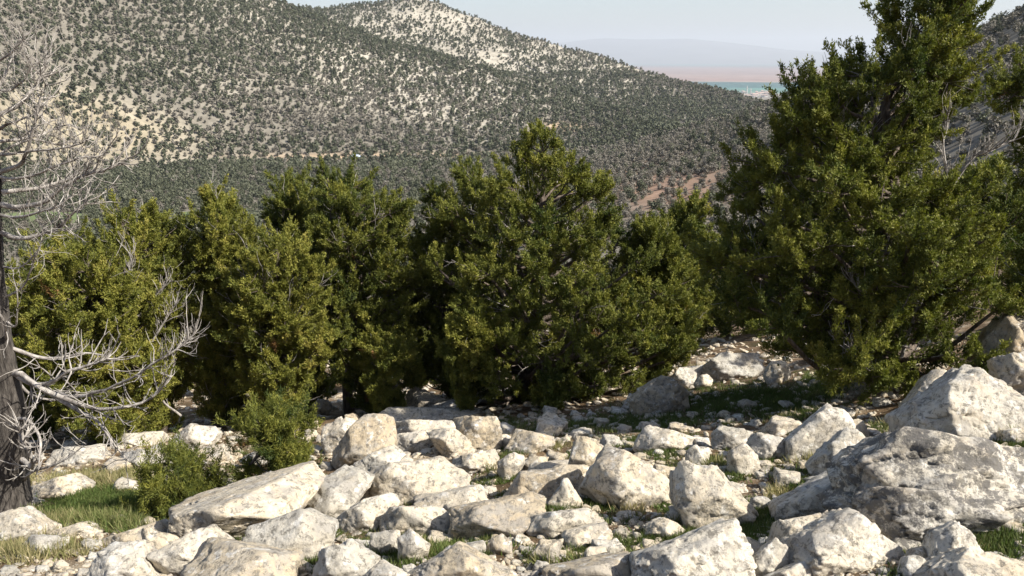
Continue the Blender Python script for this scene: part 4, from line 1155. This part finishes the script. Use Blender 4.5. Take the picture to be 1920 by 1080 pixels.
# ------------------------------------------------------------------ the dead tree at the left edge
def dead_tree():
    g = np.random.default_rng(77)
    B = hit(8, 955)[0]
    Yb = B[1]
    root = empty('dead_tree', B)
    tag(root, 'dead bare tree with twisted silvery branches and a thick dark trunk', 'tree')
    TP = np.array([(6, 985), (10, 940), (14, 890), (18, 830), (16, 760), (8, 690), (0, 620), (-4, 550), (-6, 480), (-10, 400), (-12, 320), (-20, 220), (-28, 120), (-34, 30)], float)
    TW = np.array([62, 46, 36, 30, 26, 20, 16, 13, 11, 9, 8, 7, 5, 3], float) * Yb / F_PX * 1.15
    P = at_y(TP[:, 0], TP[:, 1], Yb)
    P[0, 2] -= 0.2
    n = 60
    tp = spline(P, n)
    tp += 0.02 * np.stack([noise3(tp * 2.1 + c * 9, c) for c in range(3)], -1)
    tr = np.interp(np.linspace(0, 1, n), np.linspace(0, 1, len(TW)), TW)
    V, Fc = tubes([tp], [tr], 20)
    ax = np.repeat(tp, 20, axis=0)
    rad = V - ax
    flute = 1 + 0.26 * noise3(np.concatenate([unit(rad)[:, :2] * 2.2, V[:, 2:3] * 0.8], 1), 3) + 0.08 * noise3(V * 9, 4)
    V = ax + rad * flute[:, None]
    mesh_np('trunk', V, Fc, M_DEADTRUNK, True, loc=B, parent=root)
    limbs = [
        ([(0, 382), (30, 388), (60, 385), (90, 374), (120, 350), (160, 328), (205, 316), (240, 298)], 0.030, -0.1),
        ([(2, 360), (35, 357), (67, 353), (110, 343), (145, 326), (165, 318)], 0.026, 0.25),
        ([(-2, 324), (37, 308), (50, 290), (60, 253), (72, 203), (84, 160)], 0.024, -0.25),
        ([(-6, 216), (33, 198), (60, 170), (72, 150), (80, 136), (86, 110)], 0.024, 0.1),
        ([(-4, 264), (60, 257), (100, 242), (130, 232)], 0.018, 0.3),
        ([(4, 437), (37, 446), (81, 439), (111, 426), (148, 390), (165, 375)], 0.026, -0.15),
        ([(5, 500), (30, 505), (55, 490), (72, 470)], 0.012, -0.3),
        ([(-12, 120), (20, 100), (40, 80), (52, 66)], 0.014, 0.0),
        ([(0, 290), (45, 285), (95, 280), (150, 270), (160, 262)], 0.015, -0.4),
        ([(2, 340), (60, 330), (120, 305), (165, 275)], 0.015, 0.5),
        ([(-8, 170), (20, 168), (45, 150), (60, 120)], 0.014, -0.3),
        ([(15, 690), (52, 716), (93, 719), (124, 697), (171, 684), (200, 672)], 0.034, -0.2),
        ([(18, 705), (41, 702), (83, 731), (135, 754), (176, 765), (223, 766), (264, 757), (296, 736), (321, 706)], 0.030, -0.45),
        ([(90, 735), (150, 773), (181, 788), (207, 824), (226, 848), (244, 868)], 0.022, -0.5),
        ([(15, 650), (60, 668), (110, 672), (160, 660), (205, 668)], 0.024, 0.2),
        ([(10, 600), (28, 610), (33, 570), (25, 520)], 0.013, -0.3),
        ([(24, 852), (48, 868), (60, 876), (53, 842), (42, 824), (38, 806)], 0.034, -0.4),
        ([(40, 905), (58, 885), (90, 876), (119, 862), (163, 834)], 0.020, -0.3),
        ([(20, 780), (55, 790), (75, 830), (74, 870), (68, 890)], 0.020, -0.6),
        ([(14, 640), (5, 600), (-25, 560)], 0.02, -0.3),
        ([(-10, 330), (30, 335), (90, 318), (150, 296), (190, 290), (215, 262)], 0.016, -0.2),
        ([(-12, 300), (30, 270), (70, 262), (110, 270), (150, 250)], 0.015, 0.2),
        ([(-16, 250), (10, 235), (40, 225), (75, 210), (95, 180)], 0.015, -0.1),
        ([(-8, 400), (30, 408), (70, 400), (110, 385), (140, 360)], 0.018, -0.4),
        ([(-20, 190), (5, 150), (20, 110), (30, 90)], 0.013, 0.2),
        ([(8, 560), (40, 540), (60, 500), (75, 460), (80, 430)], 0.012, -0.35),
        ([(16, 700), (60, 740), (110, 750), (150, 735)], 0.020, 0.3),
        ([(93, 733), (140, 745), (190, 732), (254, 705), (290, 680), (332, 656), (362, 628)], 0.020, -0.6),
    ]
    for path, r0, dd in limbs:
        nn = 18
        t = np.linspace(0, 1, len(path))
        P = at_y([q[0] for q in path], [q[1] for q in path], Yb + dd * np.minimum(1, t * 1.6))
        sp = spline(P, nn)
        sp += 0.012 * np.stack([noise3(sp * 6 + c * 9, c + 5) for c in range(3)], -1)
        paths, radii = [sp], [np.linspace(r0 * 1.05, r0 * 0.32, nn)]
        for k in range(4, nn):
            for _ in range((2 if k > 6 else 1) if path[-1][1] < 470 or len(path) > 5 else (1 if k % 2 else 0)):
                d0 = unit(sp[k] - sp[k - 1])
                dd0 = d0 * 0.6 + 1.0 * unit(g.normal(0, 1, 3)) + np.array([0, 0, 0.15])
                twig_fan(sp[k], dd0, g.uniform(0.15, 0.5) * (0.6 + 12 * r0), r0 * 0.29, 1, g, paths, radii, 0.6, (1, 4))
        V, Fc = tubes(paths, radii, 6, 0.08)
        mesh_np('limb', V, Fc, M_DEAD, True, loc=B, parent=root)
dead_tree()

tw = hit(449, 1086)[0]
V, Fc = tubes([spline(np.array([tw, tw + [0.01, 0, 0.07], tw + [0.0, 0, 0.12], tw + [0.022, 0, 0.17]]), 9)], [np.linspace(0.013, 0.008, 9)], 7, 0.15)
tag(mesh_np('broken_twig', V, Fc, M_BARK, True, loc=tw), 'short dark broken twig sticking up by the wide bottom-edge boulder', 'twig')

# ------------------------------------------------------------------ grass and cushions of green
def grass_stuff(name, label, spots, seed):
    g = np.random.default_rng(seed)
    Vs, Ts = [], []
    for (px, py, rx, ry, n, ln, tint, spread) in spots:
        k = max(1, n // 14)
        cx, cy = g.normal(px, rx * 0.5, k), g.normal(py, ry * 0.5, k)
        P = hit(cx, np.clip(cy, 700, 1120))
        q = np.repeat(np.arange(k), 14)
        c = P[q] + g.normal(0, 1, (len(q), 3)) * np.array([spread, spread, 0])
        c[:, 2] = ground_z(c[:, 0], c[:, 1]) - 0.01
        lean = g.normal(0, 0.35, (k, 3)); lean[:, 2] = 0
        d = unit(np.array([0, 0, 1.0]) + lean[q] + g.normal(0, 0.33, (len(q), 3)) * np.array([1, 1, 0.2]))
        L = ln * g.uniform(0.45, 1.3, len(q))
        V = leaf_tris(c, d, L, 0.0075 * g.uniform(0.7, 1.5, len(q)) + 0.03 * L, g)
        Vs.append(V); Ts.append(np.repeat(np.clip(tint + g.normal(0, 0.12, len(q)), 0, 1), 3))
    V = np.concatenate(Vs)
    o = mesh_np(name, V, np.arange(len(V)).reshape(-1, 3), M_GRASS, False, {'tint': np.concatenate(Ts)})
    tag(o, label, 'grass', kind='stuff')

def all_grass():
    g = np.random.default_rng(3)
    lush = [(190, 945, 110, 32, 17000, 0.085, 0.38, 0.05), (290, 935, 70, 40, 5000, 0.08, 0.4, 0.05), (150, 975, 90, 16, 3000, 0.10, 0.75, 0.05), (210, 985, 60, 14, 2000, 0.16, 0.6, 0.05)]
    grass_stuff('grass', 'lush green grass patch in the hollow below the dead tree', lush, 1)
    dry = [(40, 1030, 60, 22, 2600, 0.12, 0.85, 0.05), (110, 1030, 70, 16, 1500, 0.10, 0.8, 0.05), (150, 905, 90, 14, 2600, 0.14, 0.85, 0.05), (240, 890, 80, 18, 1800, 0.12, 0.8, 0.05), (60, 985, 40, 14, 900, 0.12, 0.8, 0.05), (1340, 650, 60, 14, 1500, 0.25, 0.9, 0.1),
           (1810, 812, 30, 10, 700, 0.15, 0.9, 0.04), (1530, 870, 40, 14, 700, 0.12, 0.85, 0.04), (520, 950, 30, 16, 600, 0.14, 0.8, 0.04), (1100, 720, 120, 16, 1200, 0.2, 0.85, 0.1)]
    for _ in range(60):
        dry.append((g.uniform(0, 1900), g.uniform(780, 1080), 22, 9, 170, 0.11, g.uniform(0.6, 1.0), 0.03))
    grass_stuff('dry_grass', 'straw-coloured dry grass tufts scattered between the boulders', dry, 2)
    green = [(430, 1008, 40, 16), (480, 985, 30, 10), (800, 1000, 50, 18), (840, 1032, 60, 22), (730, 1046, 40, 16), (700, 1025, 25, 12), (1090, 920, 40, 14), (1130, 945, 50, 14), (1030, 992, 40, 10), (1120, 1022, 60, 16), (1250, 1012, 50, 14),
             (1290, 965, 40, 20), (1400, 990, 50, 26), (1440, 965, 50, 14), (1500, 950, 60, 14), (1350, 900, 40, 14), (1500, 905, 40, 14), (1590, 808, 40, 12), (1640, 806, 30, 10), (1840, 1012, 40, 22), (1880, 985, 50, 22), (1860, 1030, 40, 16),
             (1900, 830, 50, 14), (960, 845, 40, 12), (940, 795, 40, 16), (1240, 850, 40, 12), (1180, 832, 40, 12), (1400, 745, 110, 26), (1300, 760, 120, 24), (1200, 790, 110, 16), (1480, 765, 80, 26), (1080, 800, 90, 14), (1540, 720, 50, 26), (820, 905, 30, 10),
             (560, 1055, 40, 14), (1040, 960, 40, 10), (880, 965, 30, 10), (760, 915, 20, 8), (930, 900, 30, 10), (1420, 860, 40, 10), (1700, 845, 30, 8), (1380, 1000, 30, 14), (1480, 850, 30, 10)]
    sp = [(px, py, rx, ry, int(20 * rx * ry / 8 + 260), 0.062 if py > 800 else 0.09, 0.27 if g.uniform() < 0.7 else 0.5, 0.045) for (px, py, rx, ry) in green]
    for _ in range(230):
        sp.append((g.uniform(380, 1900), g.uniform(780, 1080), 18, 7, 170, 0.058, g.uniform(0.12, 0.6), 0.03))
    grass_stuff('ground_cover', 'low dark green cushion plants and short grass filling gaps between the boulders', sp, 3)
all_grass()

# ------------------------------------------------------------------ the far town and the hut by the valley road
def plain_mat(name, c):
    m, nt, bs, new, link = new_mat(name)
    pos = new('ShaderNodeNewGeometry').outputs['Position']
    link(n_mix(nt, 1.0, c, n_ramp(nt, n_noise(nt, pos, 0.6, 3), [(0.3, (0.8, 0.8, 0.8)), (0.7, (1.1, 1.1, 1.1))]), 'MULTIPLY'), bs.inputs['Base Color'])
    bs.inputs['Roughness'].default_value = 0.8
    return m

def house(name, label, cat, loc, w, d, h, roof_h, wall_m, roof_m, group=None, rz=0.0):
    root = empty(name, loc)
    root.rotation_euler = (0, 0, rz)
    tag(root, label, cat, group)
    x, y = w / 2, d / 2
    V = np.array([(-x, -y, -2), (x, -y, -2), (x, y, -2), (-x, y, -2), (-x, -y, h), (x, -y, h), (x, y, h), (-x, y, h)])
    Fq = np.array([(0, 1, 5, 4), (1, 2, 6, 5), (2, 3, 7, 6), (3, 0, 4, 7)])
    mesh_np('wall', V, Fq, wall_m, parent=root)
    e = 0.06 * w
    V = np.array([(-x - e, -y - e, h), (x + e, -y - e, h), (x + e, y + e, h), (-x - e, y + e, h), (-x * 0.6, 0, h + roof_h), (x * 0.6, 0, h + roof_h)])
    mesh_np('roof', V, [np.array([(0, 1, 5, 4), (2, 3, 4, 5)]), np.array([(1, 2, 5), (3, 0, 4)])], roof_m, parent=root)
    k = max(2, int(w // 4))
    for i in range(k):
        wx = -x + (i + 0.5) * w / k
        V = np.array([(wx - 0.18 * w / k, -y - 0.05, h * 0.35), (wx + 0.18 * w / k, -y - 0.05, h * 0.35), (wx + 0.18 * w / k, -y - 0.05, h * 0.75), (wx - 0.18 * w / k, -y - 0.05, h * 0.75),
                      (wx - 0.18 * w / k, -y + 0.2, h * 0.35), (wx + 0.18 * w / k, -y + 0.2, h * 0.35), (wx + 0.18 * w / k, -y + 0.2, h * 0.75), (wx - 0.18 * w / k, -y + 0.2, h * 0.75)])
        mesh_np('window', V, np.array([(0, 1, 2, 3), (0, 4, 5, 1), (1, 5, 6, 2), (2, 6, 7, 3), (3, 7, 4, 0)]), M_WIN, parent=root)
    return root
M_WIN = plain_mat('dark_window_glass', (0.05, 0.06, 0.07))
M_WALLW = plain_mat('white_render', (0.42, 0.40, 0.37))
M_ROOFR = plain_mat('tiled_roof', (0.42, 0.30, 0.24))
M_ROOFB = plain_mat('pale_blue_roof', (0.50, 0.58, 0.70))

def on_plain(px, py):
    d = ray(px, py)
    t = (-300 - EYE[2]) / d[2]
    P = EYE + d * t
    P[2] = ground_z(P[0], P[1])
    return P

def town():
    g = np.random.default_rng(9)
    for k in range(34):
        px, py = g.uniform(1372, 1450), g.uniform(174, 184)
        P = on_plain(px, py)
        house('house', 'tiny pale house in the distant town on the plain beyond the valley mouth', 'house', P, g.uniform(18, 40), g.uniform(12, 22), g.uniform(7, 14), g.uniform(3, 6), M_WALLW, M_ROOFR, 'houses of the distant town', g.uniform(-0.5, 0.5))
    for (px, h, lab) in ((1400, 62, 'tall slim minaret rising above the distant town'), (1407, 44, 'shorter slim minaret right of the tall one in the distant town')):
        P = on_plain(px, 178)
        root = empty('minaret', P); tag(root, lab, 'minaret')
        def ring(name, zr):
            V, Fc = tubes([[(0, 0, z) for z, r in zr]], [[r for z, r in zr]], 10)
            mesh_np(name, V, Fc, M_WALLW, True, parent=root)
        ring('shaft', [(-2, 5.0), (h * 0.6, 4.2), (h * 0.62, 4.1)])
        ring('balcony', [(h * 0.62, 4.2), (h * 0.64, 6.4), (h * 0.68, 6.4), (h * 0.69, 3.4)])
        ring('spire', [(h * 0.69, 3.4), (h * 0.86, 3.1), (h, 0.15)])
    d = ray(667, 296)
    az = math.atan2(d[0], d[1]); rr = 600.0
    P = np.array([rr * math.sin(az), rr * math.cos(az), 0]); P[2] = ground_z(P[0], P[1])
    house('hut', 'small hut with a pale blue roof beside the valley road', 'hut', P, 6.5, 4.0, 2.6, 1.2, M_WALLW, M_ROOFB, None, 0.15)
town()
